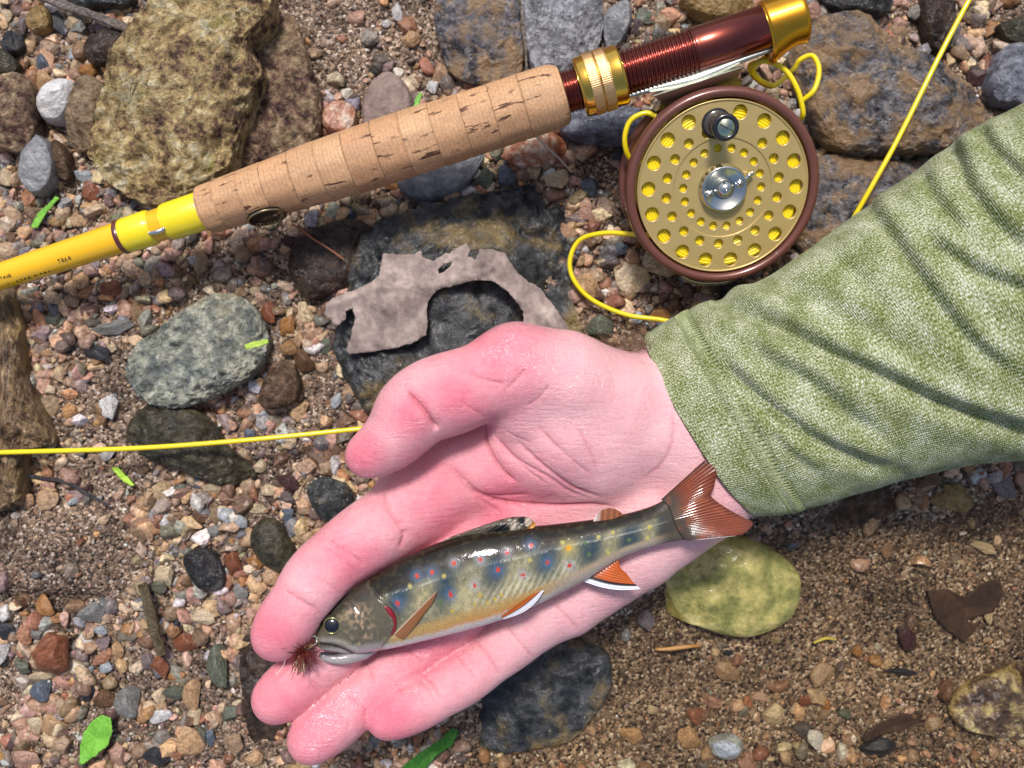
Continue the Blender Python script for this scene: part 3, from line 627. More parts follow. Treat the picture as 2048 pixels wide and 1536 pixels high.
sheet('green_leaf', [(158,1530),(160,1495),(168,1465),(185,1440),(205,1430),(222,1436),(224,1462),(215,1492),(190,1512),(168,1528)], flatz(5, 1, .8, (190, 1480)), lg, 'bright green oval leaf lying on the gravel', 'leaf', 5)
sheet('grass_leaf', [(800,1536),(840,1505),(880,1480),(905,1455),(918,1462),(905,1490),(870,1515),(845,1545)], flatz(5, 2), leafmat('dark_green_leaf', (.02, .09, .012), (.06, .20, .03), 120, .35), 'dark green leaf blade under the ring fingertip', 'leaf', 5)
sheet('green_needle', [(488,690),(510,682),(535,678),(537,686),(515,694),(492,699)], lambda v: np.full(len(v), .0195), leafmat('lime_leaf', (.30, .45, .05), (.45, .60, .12), 150), 'lime green leaf fragment on the grey green rock', 'leaf fragment', 4)
sheet('lime_fragment', [(223,935),(235,933),(252,952),(270,970),(262,972),(240,958)], flatz(4.5, 3), leafmat('lime_leaf2', (.25, .45, .03), (.42, .62, .08), 150), 'lime green leaf fragment on gravel below the yellow line', 'leaf fragment', 4)
sheet('grass_sprig', [(62,455),(72,430),(80,422),(92,412),(112,392),(118,396),(100,418),(88,432),(75,456)], flatz(4.5, 4), lg, 'green grass sprig on gravel above the yellow rod', 'grass sprig', 4)
sheet('green_sliver', [(824,224),(832,195),(840,184),(845,188),(838,210),(830,228)], lambda v: np.full(len(v), .0125), lg, 'thin green sliver beside the mauve stone', 'leaf fragment', 4)
sheet('sunken_leaf', [(1725,1475),(1750,1450),(1790,1432),(1845,1420),(1842,1445),(1800,1462),(1760,1470),(1730,1487)], flatz(2.5, 5), leafmat('sunken_leaf', (.03, .018, .014), (.09, .055, .04), 90, .4), 'dark brown sunken leaf strip in shallow water', 'leaf', 5)
sheet('sunken_dark_leaf', [(1855,1180),(1895,1178),(1930,1195),(1965,1165),(2000,1155),(2008,1190),(1985,1225),(1930,1240),(1960,1250),(1930,1285),(1895,1260),(1870,1235)], flatz(3, 6), leafmat('sunken_leaf2', (.025, .018, .015), (.085, .05, .035), 70, .35), 'dark wet leaf lying under water on the sand', 'leaf', 5)
def twig(name, pts, rad, mat, label, n=60, cat='twig'):
    p3 = catmull([P(a, b, z * MM) for a, b, z in pts], n); q = p3 * 1.0
    p3 = p3 + .0004 * np.stack([fbm(q, 150, 2, 1), fbm(q, 150, 2, 2), fbm(q, 150, 2, 3)], -1)
    r = np.interp(np.linspace(0, 1, n), np.linspace(0, 1, len(rad)), rad) * MM * (1 + .2 * fbm(q, 220, 2, 7))
    V, F = tube(p3, r, 9); loc = p3[0]; o = link(name, mesh_np(name, V - loc, F), mat, None, loc); tag(o, label, cat)
twm = rockmat('grey_twig_bark', [(.3, (.20, .155, .135)), (.5, (.42, .34, .29)), (.7, (.62, .53, .45))], 200, None, .3, 60, .4)
twig('twig', [(60,-14,9),(130,12,9),(200,35,11),(240,50,12),(275,70,11)], [1.6, 1.9, 1.7, 2.1, 1.5], twm, 'grey brown dry twig lying beside the mossy ochre boulder')
twig('thin_twig', [(-30,905,6),(40,945,5),(130,965,6),(180,990,5),(222,1016,4)], [.9, .9, .8, .7, .4], rockmat('violet_twig', [(.3, (.09, .08, .085)), (.7, (.22, .20, .21))], 200), 'thin violet grey twig below the left yellow line')
twig('short_stick', [(285,1168,5),(300,1220,6),(312,1270,6),(325,1308,5)], [1.9, 2.2, 2.2, 1.7], rockmat('olive_stick', [(.3, (.14, .10, .06)), (.7, (.36, .29, .18))], 150), 'short olive brown stick lying in the gravel', cat='stick')
twig('pine_needle', [(585,448,8),(620,472,13),(690,518,13)], [.35, .4, .3], simple('red_needle', (.30, .10, .04)), 'reddish pine needle on the dark brown rock', 40, 'pine needle')
twig('dry_stem', [(1070,270,14),(1100,300,11),(1145,345,7)], [.5, .45, .3], simple('pale_stem', (.45, .38, .32)), 'pale dry stem sticking out below the cork end', 40, 'stem')
twig('upright_stem', [(1042,10,16),(1048,70,17),(1054,140,15)], [.6, .7, .5], twm, 'thin brown stem between the blue brown and pale grey rocks', 40, 'stem')
twig('yellow_straw', [(1628,1286,-6),(1650,1278,-5.5),(1672,1280,-6)], [.6, .7, .5], simple('yellow_straw', (.5, .42, .08)), 'short yellow straw piece on sunken sand', 30, 'straw')
twig('orange_straw', [(1310,1298,-5),(1350,1296,-4.5),(1400,1290,-5)], [.8, 1.0, .6], simple('orange_straw', (.4, .2, .06)), 'orange brown straw below the yellow green rock', 30, 'straw')

# ------------------------------------------------------------------ fly rod
R0 = P(0, 553, .026); R1 = P(1590, 36, .052)
U = (R1 - R0) / np.linalg.norm(R1 - R0)
LEN = np.linalg.norm(R1 - R0)
def rdist(px):
    """distance along the rod axis at which it projects to photo column px"""
    a, b = -.3, LEN + .1
    for _ in range(50):
        m = (a + b) / 2
        if toPx(R0 + U * m)[0] < px: a = m
        else: b = m
    return a
EZ = np.array([0, 0, 1.0]) - U * U[2]; EZ /= np.linalg.norm(EZ)
ED = np.cross(EZ, U)                 # across the rod, towards the lower right of the photo
if ED[1] > 0: ED = -ED
rod = empty('fly_rod', R0 + U * rdist(415) - np.array([0, 0, .012]))
tag(rod, 'yellow fly rod with cork grip and burgundy reel seat', 'fishing rod')
yel = NT('yellow_blank'); yv = yel.coord()
yel.P(Base_Color=yel.mix(yel.noise(yv, 60, 4), (.80, .42, .005), (.86, .50, .01)), Roughness=.22, Coat_Weight=.6, Coat_Roughness=.08); yelm = yel.m
yw = NT('yellow_wrap'); vv = yw.coord()
yw.P(Base_Color=yw.mix(yw.noise(vv, 90, 4), (.80, .62, .004), (.86, .70, .01)), Roughness=.3, Coat_Weight=.8, Coat_Roughness=.1, Normal=yw.bump(yw.noise(vv, 250, 2), .25, .0006))
def rlathe(name, prof, mat, parent=rod, n=64, rfun=None, smooth_sh=True):
    return part(name, *lathe(prof, R0, U, EZ, n, rfun), mat, parent, smooth_sh)
dC0 = rdist(407)
rlathe('blank', [(-.45, 4.2 * MM), (-.2, 4.7 * MM), (rdist(0), 5.1 * MM), (rdist(120), 5.6 * MM), (rdist(250), 6.1 * MM), (dC0 + .01, 6.5 * MM)], yelm, n=40)
def wrap(a, b, r, name='thread_wrap'):
    d0, d1 = rdist(a), rdist(b)
    rlathe(name, [(d0 - .0004, r - .0006), (d0, r - .0002), (d0 + .0012, r), (d1 - .0012, r + .00015), (d1, r - .0002), (d1 + .0004, r - .0006)], yw.m, n=48)
wrap(250, 306, 6.75 * MM); wrap(334, 410, 7.25 * MM)
rlathe('trim_band', [(rdist(240), 6.2 * MM), (rdist(242), 6.75 * MM), (rdist(249), 6.8 * MM), (rdist(251), 6.2 * MM)], simple('maroon_thread', (.10, .02, .012), .3, coat=.7), n=48)
# hook keeper: small bright wire over the gap between the wraps
kd = [rdist(308), rdist(313), rdist(322), rdist(331), rdist(336)]
kr = [6.6, 7.2, 7.9, 7.6, 6.8]; ka = .55
kp = catmull([R0 + U * d + r * MM * (math.cos(ka) * EZ + math.sin(ka) * ED) for d, r in zip(kd, kr)], 24)
silver = simple('bright_steel', (.72, .72, .70), .18, 1.0)
part('hook_keeper', *tube(kp, .9 * MM, 8), silver, rod)
# lettering on the blank: small black hand-inked marks that follow the surface
def ink(strokes, px0, ang0, sc=1.0):
    out = []
    for st in strokes:
        pts = []
        for (a, b) in st:
            d = rdist(px0) + a * sc * MM; an = ang0 + b * sc * MM / .0056
            rr = np.interp(d, [rdist(0), rdist(250)], [5.1 * MM, 6.1 * MM]) + .00004
            pts.append(R0 + U * d + rr * (math.cos(an) * EZ + math.sin(an) * ED))
        p = catmull(pts, 10) if len(pts) > 2 else np.array(pts)
        out.append(tube(p, .00016, 5))
    return out
rg = random.Random(4); marks = []
glyphs = [[[(0, 1), (0, -1)], [(-.6, -1), (.6, -1)]], [[(-.5, 1), (-.5, -1), (.4, -.8), (.4, 0), (-.5, .1), (.6, 1)]], [[(-.5, 1), (.3, -1)], [(-.5, -.2), (.6, .9)]], [[(.4, 1), (.4, -1), (-.5, .3), (.7, .3)]]]
for i, pxl in enumerate([128, 135, 141, 148]): marks += ink(glyphs[i], pxl, .52, .75)
for i, pxl in enumerate([8, 14, 20, 26, 31]): marks += ink(glyphs[(i * 3 + 1) % 4], pxl, .42, .6)
for i, pxl in enumerate([18, 36, 44, 52, 60, 72, 84, 92, 100]): marks += ink(glyphs[(i * 5 + 2) % 4], pxl, 1.02, .42 if i not in (4,) else .8)
part('lettering', *merge(marks), simple('black_ink', (.01, .01, .01), .4), rod)

# cork grip: individual rings
def corkmat():
    t = NT('cork'); tc = t.n('TexCoord'); v = tc.outputs['UV']
    oi = t.n('ObjectInfo').outputs['Random']
    off = t.n('CombineXYZ', {'X': t.math('MULTIPLY', oi, 37.), 'Y': t.math('MULTIPLY', oi, 11.)}).outputs[0]
    v = t.n('VectorMath', {0: v, 1: off}, operation='ADD').outputs[0]
    base = t.mix(oi, (.48, .25, .12), (.58, .345, .18))
    big = t.noise(v, 60, 5, .6); base = t.mix(1., base, t.ramp(big, [(.3, .78), (.6, 1.05)]), 'MULTIPLY')
    w = t.n('TexWave', {'Vector': v, 'Scale': 210., 'Distortion': 3.5, 'Detail': 3., 'Detail Scale': .6}, wave_type='BANDS', bands_direction='X')
    base = t.mix(t.math('MULTIPLY', w.outputs['Fac'], .28), base, (.40, .20, .09))
    fine = t.noise(v, 900, 4, .6); base = t.mix(1., base, t.ramp(fine, [(.35, .8), (.65, 1.12)]), 'MULTIPLY')
    sv = t.n('Mapping', {'Vector': v, 'Scale': (75., 420., 1.)}).outputs[0]
    pit = t.noise(sv, 1., 5, .55, .4); pm = t.ramp(pit, [(.60, 0.), (.64, 1.)])
    msk = t.ramp(t.noise(v, 85, 2), [(.46, 0.), (.54, 1.)]); pm = t.math('MULTIPLY', pm, msk)
    c = t.mix(pm, base, t.mix(fine, (.06, .02, .01), (.16, .065, .03)))
    h = t.math('ADD', t.math('MULTIPLY', pm, -1.), t.math('MULTIPLY', fine, .25)); h = t.math('ADD', h, t.math('MULTIPLY', w.outputs['Fac'], .12))
    t.P(Base_Color=c, Roughness=.62, Normal=t.bump(h, .7, .0009)); return t.m
cork = corkmat()
dC1 = rdist(1128)
gp = [(0, 8.2), (.004, 9.0), (.012, 9.35), (.06, 9.6), (.18, 10.4), (.32, 11.5), (.45, 12.1), (.58, 12.15), (.72, 11.9), (.85, 11.75), (.955, 11.8), (.98, 11.5), (.992, 10.8), (1, 9.8)]
def gripr(u): return np.interp(u, [a for a, _ in gp], [b for _, b in gp]) * MM
edges_ = [0, .055, .125, .19, .27, .345, .42, .50, .575, .655, .735, .815, .895, 1]
for i in range(13):
    a, b = edges_[i], edges_[i + 1]; m = 16; uu = np.linspace(a, b, m)
    prof = [(dC0 + (dC1 - dC0) * u, gripr(u)) for u in uu]
    if i > 0: prof[0] = (prof[0][0] + .00001, prof[0][1])
    if i < 12: prof[-1] = (prof[-1][0] - .00001, prof[-1][1])
    n = 72; ph = rg.uniform(0, 6)
    V, F = lathe(prof, R0, U, EZ, n, lambda D, T, R: R * (1 + .004 * np.sin(3 * T + ph)) + .00012 * np.sin(T * 9 + ph * 3))
    o = part('cork_ring', V, F, cork, rod)
    uvl = o.data.uv_layers.new(name='UVMap'); vi = np.zeros(len(o.data.loops), np.int32); o.data.loops.foreach_get('vertex_index', vi)
    row = vi // n; colm = vi % n; uv = np.stack([np.array([p[0] for p in prof] + [0, 0])[np.minimum(row, m - 1)], colm / n * .075], -1)
    # unwrap seam: last column back to 0 -> use the far value inside the closing faces
    uv2 = uv.reshape(-1, 2); pl = np.zeros(len(o.data.polygons), np.int32); o.data.polygons.foreach_get('loop_total', pl); st = np.concatenate([[0], np.cumsum(pl)[:-1]])
    for s0, l in zip(st, pl):
        if uv2[s0:s0 + l, 1].max() - uv2[s0:s0 + l, 1].min() > .03:
            q = uv2[s0:s0 + l, 1]; q[q < .03] += .075
    uvl.data.foreach_set('uv', uv2.astype(np.float32).ravel())
# medallion let into the cork
goldm = simple('gold_anodised', (.83, .50, .09), .16, 1.0, bump=.05)
ma = 1.42; mdir = math.cos(ma) * EZ + math.sin(ma) * ED; md = rdist(522)
mc = R0 + U * md + mdir * (gripr(.15) - .0006)
med = part('medallion', *lathe([(0, 7.4 * MM), (.0011, 7.4 * MM), (.0013, 7.1 * MM), (.0012, 6.6 * MM), (.0009, 6.5 * MM), (.0009, .0001)], mc, mdir, U, 56), simple('dark_bronze', (.05, .04, .03), .3, .8), rod)
med['label'] = 'dark oval badge with gold rim and raised lettering'
rim = part('medallion_rim', *lathe([(.0008, 7.55 * MM), (.0013, 7.5 * MM), (.0014, 7.25 * MM), (.0013, 7.0 * MM), (.0009, 6.95 * MM)], mc, mdir, U, 56, caps=False), simple('pale_gold', (.50, .40, .22), .3, 1.0), med)
mb = np.cross(mdir, U); mk = []
for k in range(11):
    a = -2.7 + k * .26 + (0 if ED @ mb < 0 else math.pi); c_ = mc + mdir * .0012 + 5.5 * MM * (math.cos(a) * U + math.sin(a) * mb)
    tang = -math.sin(a) * U + math.cos(a) * mb; rad_ = math.cos(a) * U + math.sin(a) * mb
    for st in glyphs[k % 4]: mk.append(tube(np.array([c_ + .55 * MM * (x * tang + y * rad_) for x, y in st]), .00014, 5))
part('medallion_lettering', *merge(mk), simple('pale_gold2', (.6, .5, .3), .3, 1.0), med)

# reel seat
burg = NT('burgundy_anodised'); bv = burg.coord()
burg.P(Base_Color=burg.mix(burg.noise(bv, 200, 3), (.17, .032, .022), (.22, .048, .032)), Metallic=.9, Roughness=.24, Coat_Weight=.5); burgm = burg.m
def thread(a, b, r, pitch, depth, name, r1=None):
    d0, d1 = rdist(a), rdist(b); n = int((d1 - d0) / pitch * 6)
    rlathe(name, [(d0 + (d1 - d0) * i / n, r + ((r1 or r) - r) * i / n) for i in range(n + 1)], burgm, n=48, rfun=lambda D, T, R: R - depth * (.5 + .5 * np.sin(2 * np.pi * (D / pitch) + T)))
thread(1108, 1176, 7.9 * MM, .0012, .0006, 'threaded_shank')
thread(1225, 1392, 8.5 * MM, .0016, .0009, 'threaded_barrel')
rlathe('barrel', [(rdist(1385), 7.9 * MM), (rdist(1387), 8.3 * MM), (rdist(1392), 8.2 * MM), (rdist(1540), 8.0 * MM)], burgm)
def knurl(D, T, R):
    dd = (D - rdist(1158)) / (rdist(1245) - rdist(1158)); m = ((dd > .22) & (dd < .44)) | ((dd > .47) & (dd < .69))
    k = np.sin(T * 34 + D * 4200) * np.sin(T * 34 - D * 4200)
    return R + np.where(m, .00028 * k, 0)
d0, d1 = rdist(1158), rdist(1245); kpz = [(0, 9.2), (.02, 10.6), (.06, 10.9), (.19, 11.0)]
kpz += [(x, 11.05) for x in np.linspace(.21, .445, 22)] + [(.452, 10.7), (.464, 10.7)] + [(x, 11.05) for x in np.linspace(.47, .70, 22)] + [(.72, 10.85), (.93, 11.0), (.985, 10.8), (1, 9.6)]
rlathe('locking_ring', [(d0 + (d1 - d0) * a, r * MM) for a, r in kpz], goldm, n=220, rfun=knurl)
kb = simple('knurled_gold', (.80, .50, .24), .42, 1.0)
def kn2(D, T, R): return R + .00022 * np.sin(T * 46 + D * 5200) * np.sin(T * 46 - D * 5200)
for a, b in ((.215, .445), (.47, .70)):
    rlathe('knurled_band', [(d0 + (d1 - d0) * x, 11.28 * MM - (.0004 if x in (a, b) else 0)) for x in np.linspace(a, b, 18)], kb, n=300, rfun=kn2)
dd0, dd1 = rdist(1527), rdist(1606)
def hood(D, T, R):
    u = (D - dd0) / (dd1 - dd0); side = np.clip(np.cos(T - HOODA), 0, 1) ** 2
    return R + .0042 * side * np.clip(1 - u * 1.5, 0, 1) ** 1.3
# direction from rod to reel
TILT = math.radians(20)
Nn = EZ * math.cos(TILT) + ED * math.sin(TILT)           # reel face normal
Vd = ED * math.cos(TILT) - EZ * math.sin(TILT)           # from rod to reel centre
HOODA = math.atan2(Vd @ np.cross(U, EZ), Vd @ EZ)
rlathe('butt_cap', [(dd0, 8.2 * MM), (dd0 + .0003, 9.2 * MM)] + [(dd0 + (dd1 - dd0) * u, (9.4 + .3 * u) * MM) for u in np.linspace(.05, .9, 16)] + [(dd0 + (dd1 - dd0) * .96, 9.5 * MM), (dd1, 8.7 * MM), (dd1 + .0004, 7 * MM)], simple('amber_gold', (.80, .38, .035), .22, 1.0, bump=.05), n=96, rfun=hood)

# ------------------------------------------------------------------ fly reel
lo, hi = rdist(1300), rdist(1560)
RC = None
for d in np.linspace(lo, hi, 400):      # slide along the rod until the reel centre sits on its photo column
    c = R0 + U * d + Vd * .0492 + Nn * .010
    if toPx(c)[0] >= 1444: RC = c; break
reel = empty('fly_reel', RC - Nn * .028)
tag(reel, 'round fly reel with brown rim and perforated gold spool', 'fishing reel')
RS = .958
def rp(a, r, h): return RC + RS * r * (math.cos(a) * U - math.sin(a) * Vd) + h * Nn       # angle from U, counter-clockwise in the photo
BR = -Vd
def rl(name, prof, mat, parent=reel, n=96, caps=True, C=None, A=None, smooth_sh=True, rfun=None):
    if C is None: prof = [(a, b * RS) for a, b in prof]
    return part(name, *lathe(prof, RC if C is None else C, Nn if A is None else A, U, n, rfun, caps), mat, parent, smooth_sh)
brn = NT('brown_enamel'); v = brn.coord(); nz = brn.noise(v, 500, 3, .7)
chip = brn.ramp(brn.noise(v, 130, 5, .75), [(.70, 0.), (.72, 1.)])
brn.P(Base_Color=brn.mix(chip, brn.mix(brn.noise(v, 60, 4), (.125, .042, .030), (.16, .06, .042)), (.5, .48, .46)), Roughness=.3, Metallic=.15, Coat_Weight=.3, Normal=brn.bump(nz, .08, .0003)); brnm = brn.m
mm = lambda L: [(a * MM, b * MM) for a, b in L]
rl('front_rim', mm([(-5, 34.2), (-5, 37.2), (-2, 37.9), (.4, 37.7), (1.6, 37.0), (2.0, 35.8), (1.6, 34.6), (.6, 34.0), (-5, 34.2)]), brnm, n=128, caps=False)
rl('back_rim', mm([(-26, 0.1), (-26, 34), (-25, 37.0), (-22, 37.6), (-18.5, 37.4), (-18, 35), (-20, 34.5), (-20, .1)]), brnm, n=128, caps=False)
for k in range(5):
    a = math.radians(90 + 36 + k * 72 - 18)
    rl('pillar', mm([(-20, 1.6), (-12, 1.5), (-4, 1.6)]), brnm, n=14, C=RC + RS * 35.6 * MM * (math.cos(a) * U - math.sin(a) * Vd))
champ = NT('champagne_gold'); v = champ.coord(); cn = champ.noise(v, 220, 5, .6)
champ.P(Base_Color=champ.mix(cn, (.50, .365, .13), (.58, .435, .18)), Metallic=.5, Roughness=champ.math('MULTIPLY_ADD', champ.noise(v, 60, 5), .2, .28), Normal=champ.bump(champ.noise(v, 1500, 3), .06, .0002), Coat_Weight=.2); champm = champ.m
def disc(name, rin, rout, holes, h, thick, parent, mat):
    cu = bpy.data.curves.new(name, 'CURVE'); cu.dimensions = '2D'; cu.fill_mode = 'BOTH'; cu.extrude = thick / 2 - .00025; cu.bevel_depth = .00025; cu.bevel_resolution = 2
    def circ(x, y, r, n):
        s = cu.splines.new('POLY'); s.points.add(n - 1)
        for i in range(n): s.points[i].co = (x + r * math.cos(2 * math.pi * i / n), y + r * math.sin(2 * math.pi * i / n), 0, 1)
        s.use_cyclic_u = True
    circ(0, 0, rout, 128)
    if rin: circ(0, 0, rin, 64)
    for x, y, r in holes: circ(x, y, r, 28)
    ob = bpy.data.objects.new('tmp', cu); COL.objects.link(ob)
    dg = bpy.context.evaluated_depsgraph_get(); me = bpy.data.meshes.new_from_object(ob.evaluated_get(dg)); COL.objects.unlink(ob); bpy.data.objects.remove(ob)
    V = np.zeros(len(me.vertices) * 3); me.vertices.foreach_get('co', V); V = V.reshape(-1, 3)
    V[:, :2] *= RS
    W = RC + V[:, :1] * U - V[:, 1:2] * Vd + (V[:, 2:3] + h - thick / 2) * Nn - np.array(parent.location)
    me.vertices.foreach_set('co', W.astype(np.float32).ravel()); me.update(); me.name = name
    return link(name, me, mat, parent)
PH = math.radians(-18); hol_o, hol_i = [], []
for k in range(18):
    a = math.radians(81.5 + 20 * k) + PH; b = a - math.radians(10.5)
    if k != 1: hol_o.append((28.8 * MM * math.cos(a), 28.8 * MM * math.sin(a), 2.95 * MM))
    if k not in (0, 1): hol_o.append((22.0 * MM * math.cos(b + math.radians(0)), 22.0 * MM * math.sin(b), 2.1 * MM))
    hol_i.append((15.2 * MM * math.cos(a), 15.2 * MM * math.sin(a), 1.8 * MM))
disc('spool_face', 19.3 * MM, 33.0 * MM, hol_o, 0.6 * MM, 1.6 * MM, reel, champm)
disc('spool_centre', 0, 19.25 * MM, hol_i, .15 * MM, 1.5 * MM, reel, champm)
rl('spool_lip', mm([(-3, 33.1), (.9, 33.3), (1.1, 33.05), (.9, 32.6), (-.2, 32.4)]), champm, n=128, caps=False)
liney = NT('yellow_line'); v = liney.coord()
liney.P(Base_Color=liney.mix(liney.noise(v, 300, 3), (.80, .60, .005), (.85, .68, .012)), Roughness=.35, Coat_Weight=.3, Normal=liney.bump(liney.noise(v, 1500, 2), .1, .0002)); linem = liney.m
pr = [(-18, 31)]; pr += [(-18 + .9 * i * .25, 31.4 + .35 * abs(math.sin(i * .25 * math.pi))) for i in range(1, 58)]
pr += [(-1.75 + .42 * abs(math.sin(math.pi * (r / 1.15))), r) for r in np.linspace(31.2, 7, 150)]
rl('wound_line', mm(pr), linem, n=96)
steel = simple('polished_steel', (.62, .63, .58), .14, 1.0)
hub = rl('hub_cap', mm([(-1, 9.3), (.4, 9.5), (1.6, 9.3), (1.9, 8.9), (3.6, 8.8), (4.1, 8.4), (4.0, 7.7), (3.6, 7.4), (3.6, .1)]), steel, n=72, caps=False)
rl('hub_nut', mm([(3.4, 3.9), (3.9, 3.9), (4.1, 3.5)] + [(4.1 + 3.1 * math.sin(t), 3.5 * math.cos(t)) for t in np.linspace(.05, 1.55, 12)]), steel, hub, 40)
for a in (20, 200):
    an = math.radians(a) + PH; c = rp(an, 6.0 * MM, 0)
    scr = rl('screw', mm([(3.4, 1.5), (4.2, 1.5), (4.6, 1.1), (4.75, .1)]), simple('screw_steel', (.75, .75, .72), .2, 1.0), hub, 20, C=c)
    bx = []
    for q in (an + .6, an + .6 + math.pi / 2):
        dv = math.cos(q) * U - math.sin(q) * Vd; bx.append(tube(np.array([c + Nn * .00462 - dv * .0011, c + Nn * .00462 + dv * .0011]), .0002, 5))
    # the cross slot is a dark inlay on the screw head, joined to the screw mesh
    slot = part('screw_slot', *merge(bx), simple('slot_dark', (.03, .03, .03), .5), hub)
an = math.radians(28) + PH
part('release_catch', *tube(catmull([rp(an - .15, 8 * MM, .002), rp(an, 10.3 * MM, .0026), rp(an + .03, 12.4 * MM, .0022)], 12), [1.3 * MM] * 4 + [1.0 * MM] * 4 + [.85 * MM] * 4, 10), steel, hub)
# handle knob
ka = math.radians(100.5) + PH; kc = rp(ka, 24.6 * MM, 0)
knob = rl('handle_knob', mm([(.3, 4.9), (1.0, 5.0), (1.5, 4.5), (1.6, 3.6), (3.5, 3.2), (9, 3.3), (13.5, 3.8)]), simple('smoky_acrylic', (.055, .043, .035), .15, coat=.6), C=kc, n=48)
rl('knob_washer', mm([(.5, 4.3), (.9, 5.5), (1.2, 5.4), (1.4, 4.4)]), simple('washer_black', (.02, .02, .022), .35), knob, 48, C=kc)
rl('knob_ring', mm([(12.8, 3.5), (13.2, 4.5), (14, 4.8), (15, 4.75), (15.7, 4.3), (15.7, 3.1), (15.2, 3.0)]), simple('black_rubber', (.012, .012, .014), .28, coat=.4), knob, 48, C=kc, caps=False)
rl('knob_screw', mm([(14.5, 3.1), (15.6, 3.1), (15.9, 2.8), (15.95, .1)]), simple('screw_green_steel', (.55, .60, .42), .16, 1.0), knob, 36, C=kc)
q = math.radians(-42); dv = math.cos(q) * U - math.sin(q) * Vd
part('knob_slot', *tube(np.array([kc + Nn * .01590 - dv * .0027, kc + Nn * .0159 + dv * .0027]), .00022, 6), simple('slot_dark2', (.02, .02, .02), .5), knob)
# foot: plate lying along the seat, stem down to the frame
footm = simple('brushed_pewter', (.58, .60, .53), .36, 1.0, bump=.1)
fd0, fd1 = rdist(1240), rdist(1556); fm = (fd0 + fd1) / 2; Wd = np.cross(U, Vd)
fv = []; nu, nvv = 40, 9
for i in range(nu):
    u = i / (nu - 1); d = fd0 + (fd1 - fd0) * u
    th_ = (.9 + 3.8 * math.exp(-((u - .44) / .22) ** 2)) * MM; wd = (4.6 - 1.0 * abs(2 * u - 1)) * MM
    ring = [(-1, 0), (-.5, 0), (0, 0), (.5, 0), (1, 0), (1, 1), (.5, 1.0), (-.5, 1.0), (-1, 1)]
    for a, b in ring:
        sag = .0004 + (wd * a) ** 2 / (2 * .0083)
        fv.append(R0 + U * d + Vd * (.0082 - (sag if b == 0 else sag * .6) + b * th_) + Wd * a * wd + Nn * 0)
fv = np.array(fv); foot = part('reel_foot', fv, [grid_faces(nu, nvv, True)], footm, reel)
sv = []
for k in range(8):
    u = k / 7; hw = (12.5 + 4.5 * (1 - u) ** 2 + 4 * u ** 2) * MM; yy = .0100 + u * (.0492 - .0345 - .0100 + .0015)
    c = R0 + U * (fm - .004) + Vd * yy + Nn * (.005 - .006 * u)
    for a, b in ((-1, -1), (1, -1), (1, 1), (-1, 1)): sv.append(c + U * a * hw + Nn * b * (3.6 * MM))
part('foot_stem', np.array(sv), [grid_faces(8, 4, True), np.array([[0, 1, 2, 3], [28, 31, 30, 29]])], footm, reel, False)
gd = [rp(math.radians(a) + PH, r * MM, -.006) for a, r in [(252, 37.5), (256, 39.3), (264, 39.8), (276, 39.8), (283, 39.2), (287, 37.5)]]
part('line_guard', *tube(catmull(gd, 30), 1.1 * MM, 10), steel, reel)

# ------------------------------------------------------------------ fly line
def line(pts, name, label, n=140):
    p = catmull([P(a, b, z * MM) for a, b, z in pts], n); V, F = tube(p, 1.0 * MM, 10)
    loc = p[len(p) // 2]; o = link(name, mesh_np(name, V - loc, F), linem, None, loc); tag(o, label, 'fishing line', 'yellow fly line'); return o
line([(-700,930,8),(-300,915,14),(0,905,18),(260,897,20),(450,884,19),(600,870,17),(740,856,15),(860,850,17),(1000,850,18),(1150,840,17),(1300,830,13),(1420,770,9),(1425,690,8),(1345,645,8.5),(1255,630,7),(1185,600,7),(1148,560,8),(1140,520,9),(1160,480,11),(1210,466,16),(1270,469,21),(1310,470,24)], 'fly_line', 'yellow fly line running under the hand and looping to the reel', 240)
line([(2090,-260,26),(1990,-95,25),(1938,0,24),(1880,110,22.5),(1800,270,20.5),(1745,370,18),(1705,440,14),(1650,540,9),(1600,640,8),(1540,720,8)], 'fly_line', 'straight yellow fly line crossing the blue brown boulder to the sleeve', 120)
line([(1560,95,40),(1520,122,40),(1500,132,38),(1510,155,33),(1545,172,30),(1585,140,30),(1600,120,32),(1625,112,34),(1638,140,36),(1628,180,37),(1600,205,34)], 'fly_line', 'tight yellow line loop beside the gold butt cap', 120)
line([(1545,172,30.5),(1520,160,38),(1506,138,42),(1530,122,44),(1570,140,44),(1595,180,43),(1606,225,40),(1600,240,36)], 'fly_line', 'curved yellow line strand springing out over the reel rim', 100)
line([(1312,232,42),(1290,226,42),(1262,240,41),(1250,270,39),(1252,300,36),(1262,318,33),(1285,330,30)], 'fly_line', 'short yellow line bulge beside the brown reel rim', 90)

# ------------------------------------------------------------------ trout: body stations (upper edge px, lower edge px, half thickness mm, centre height mm)
FS = [((629,1274),(634,1291),1.6,60.5),((638,1252),(646,1299),3.6,60.5),((655,1226),(668,1303),5.2,60.5),((690,1193),(710,1306),7.0,61),((740,1157),(776,1297),8.2,61),((800,1120),(848,1281),9.0,61),((870,1088),(928,1261),9.2,61),((950,1065),(1010,1236),9.2,61),((1040,1055),(1090,1201),8.5,60.5),((1130,1046),(1170,1160),7.4,60),((1220,1034),(1248,1112),5.9,60),((1290,1017),(1318,1089),4.4,60),((1334,997),(1366,1080),2.4,60.5),((1352,984),(1388,1081),.5,61)]
NS, NTH = 520, 150
st = np.array([[*a, *b, c, d] for a, b, c, d in FS], float)
ss = catmull(st, NS)
Ucen = np.zeros((NS, 3)); Ued = np.zeros((NS, 3)); Uhh = np.zeros(NS)
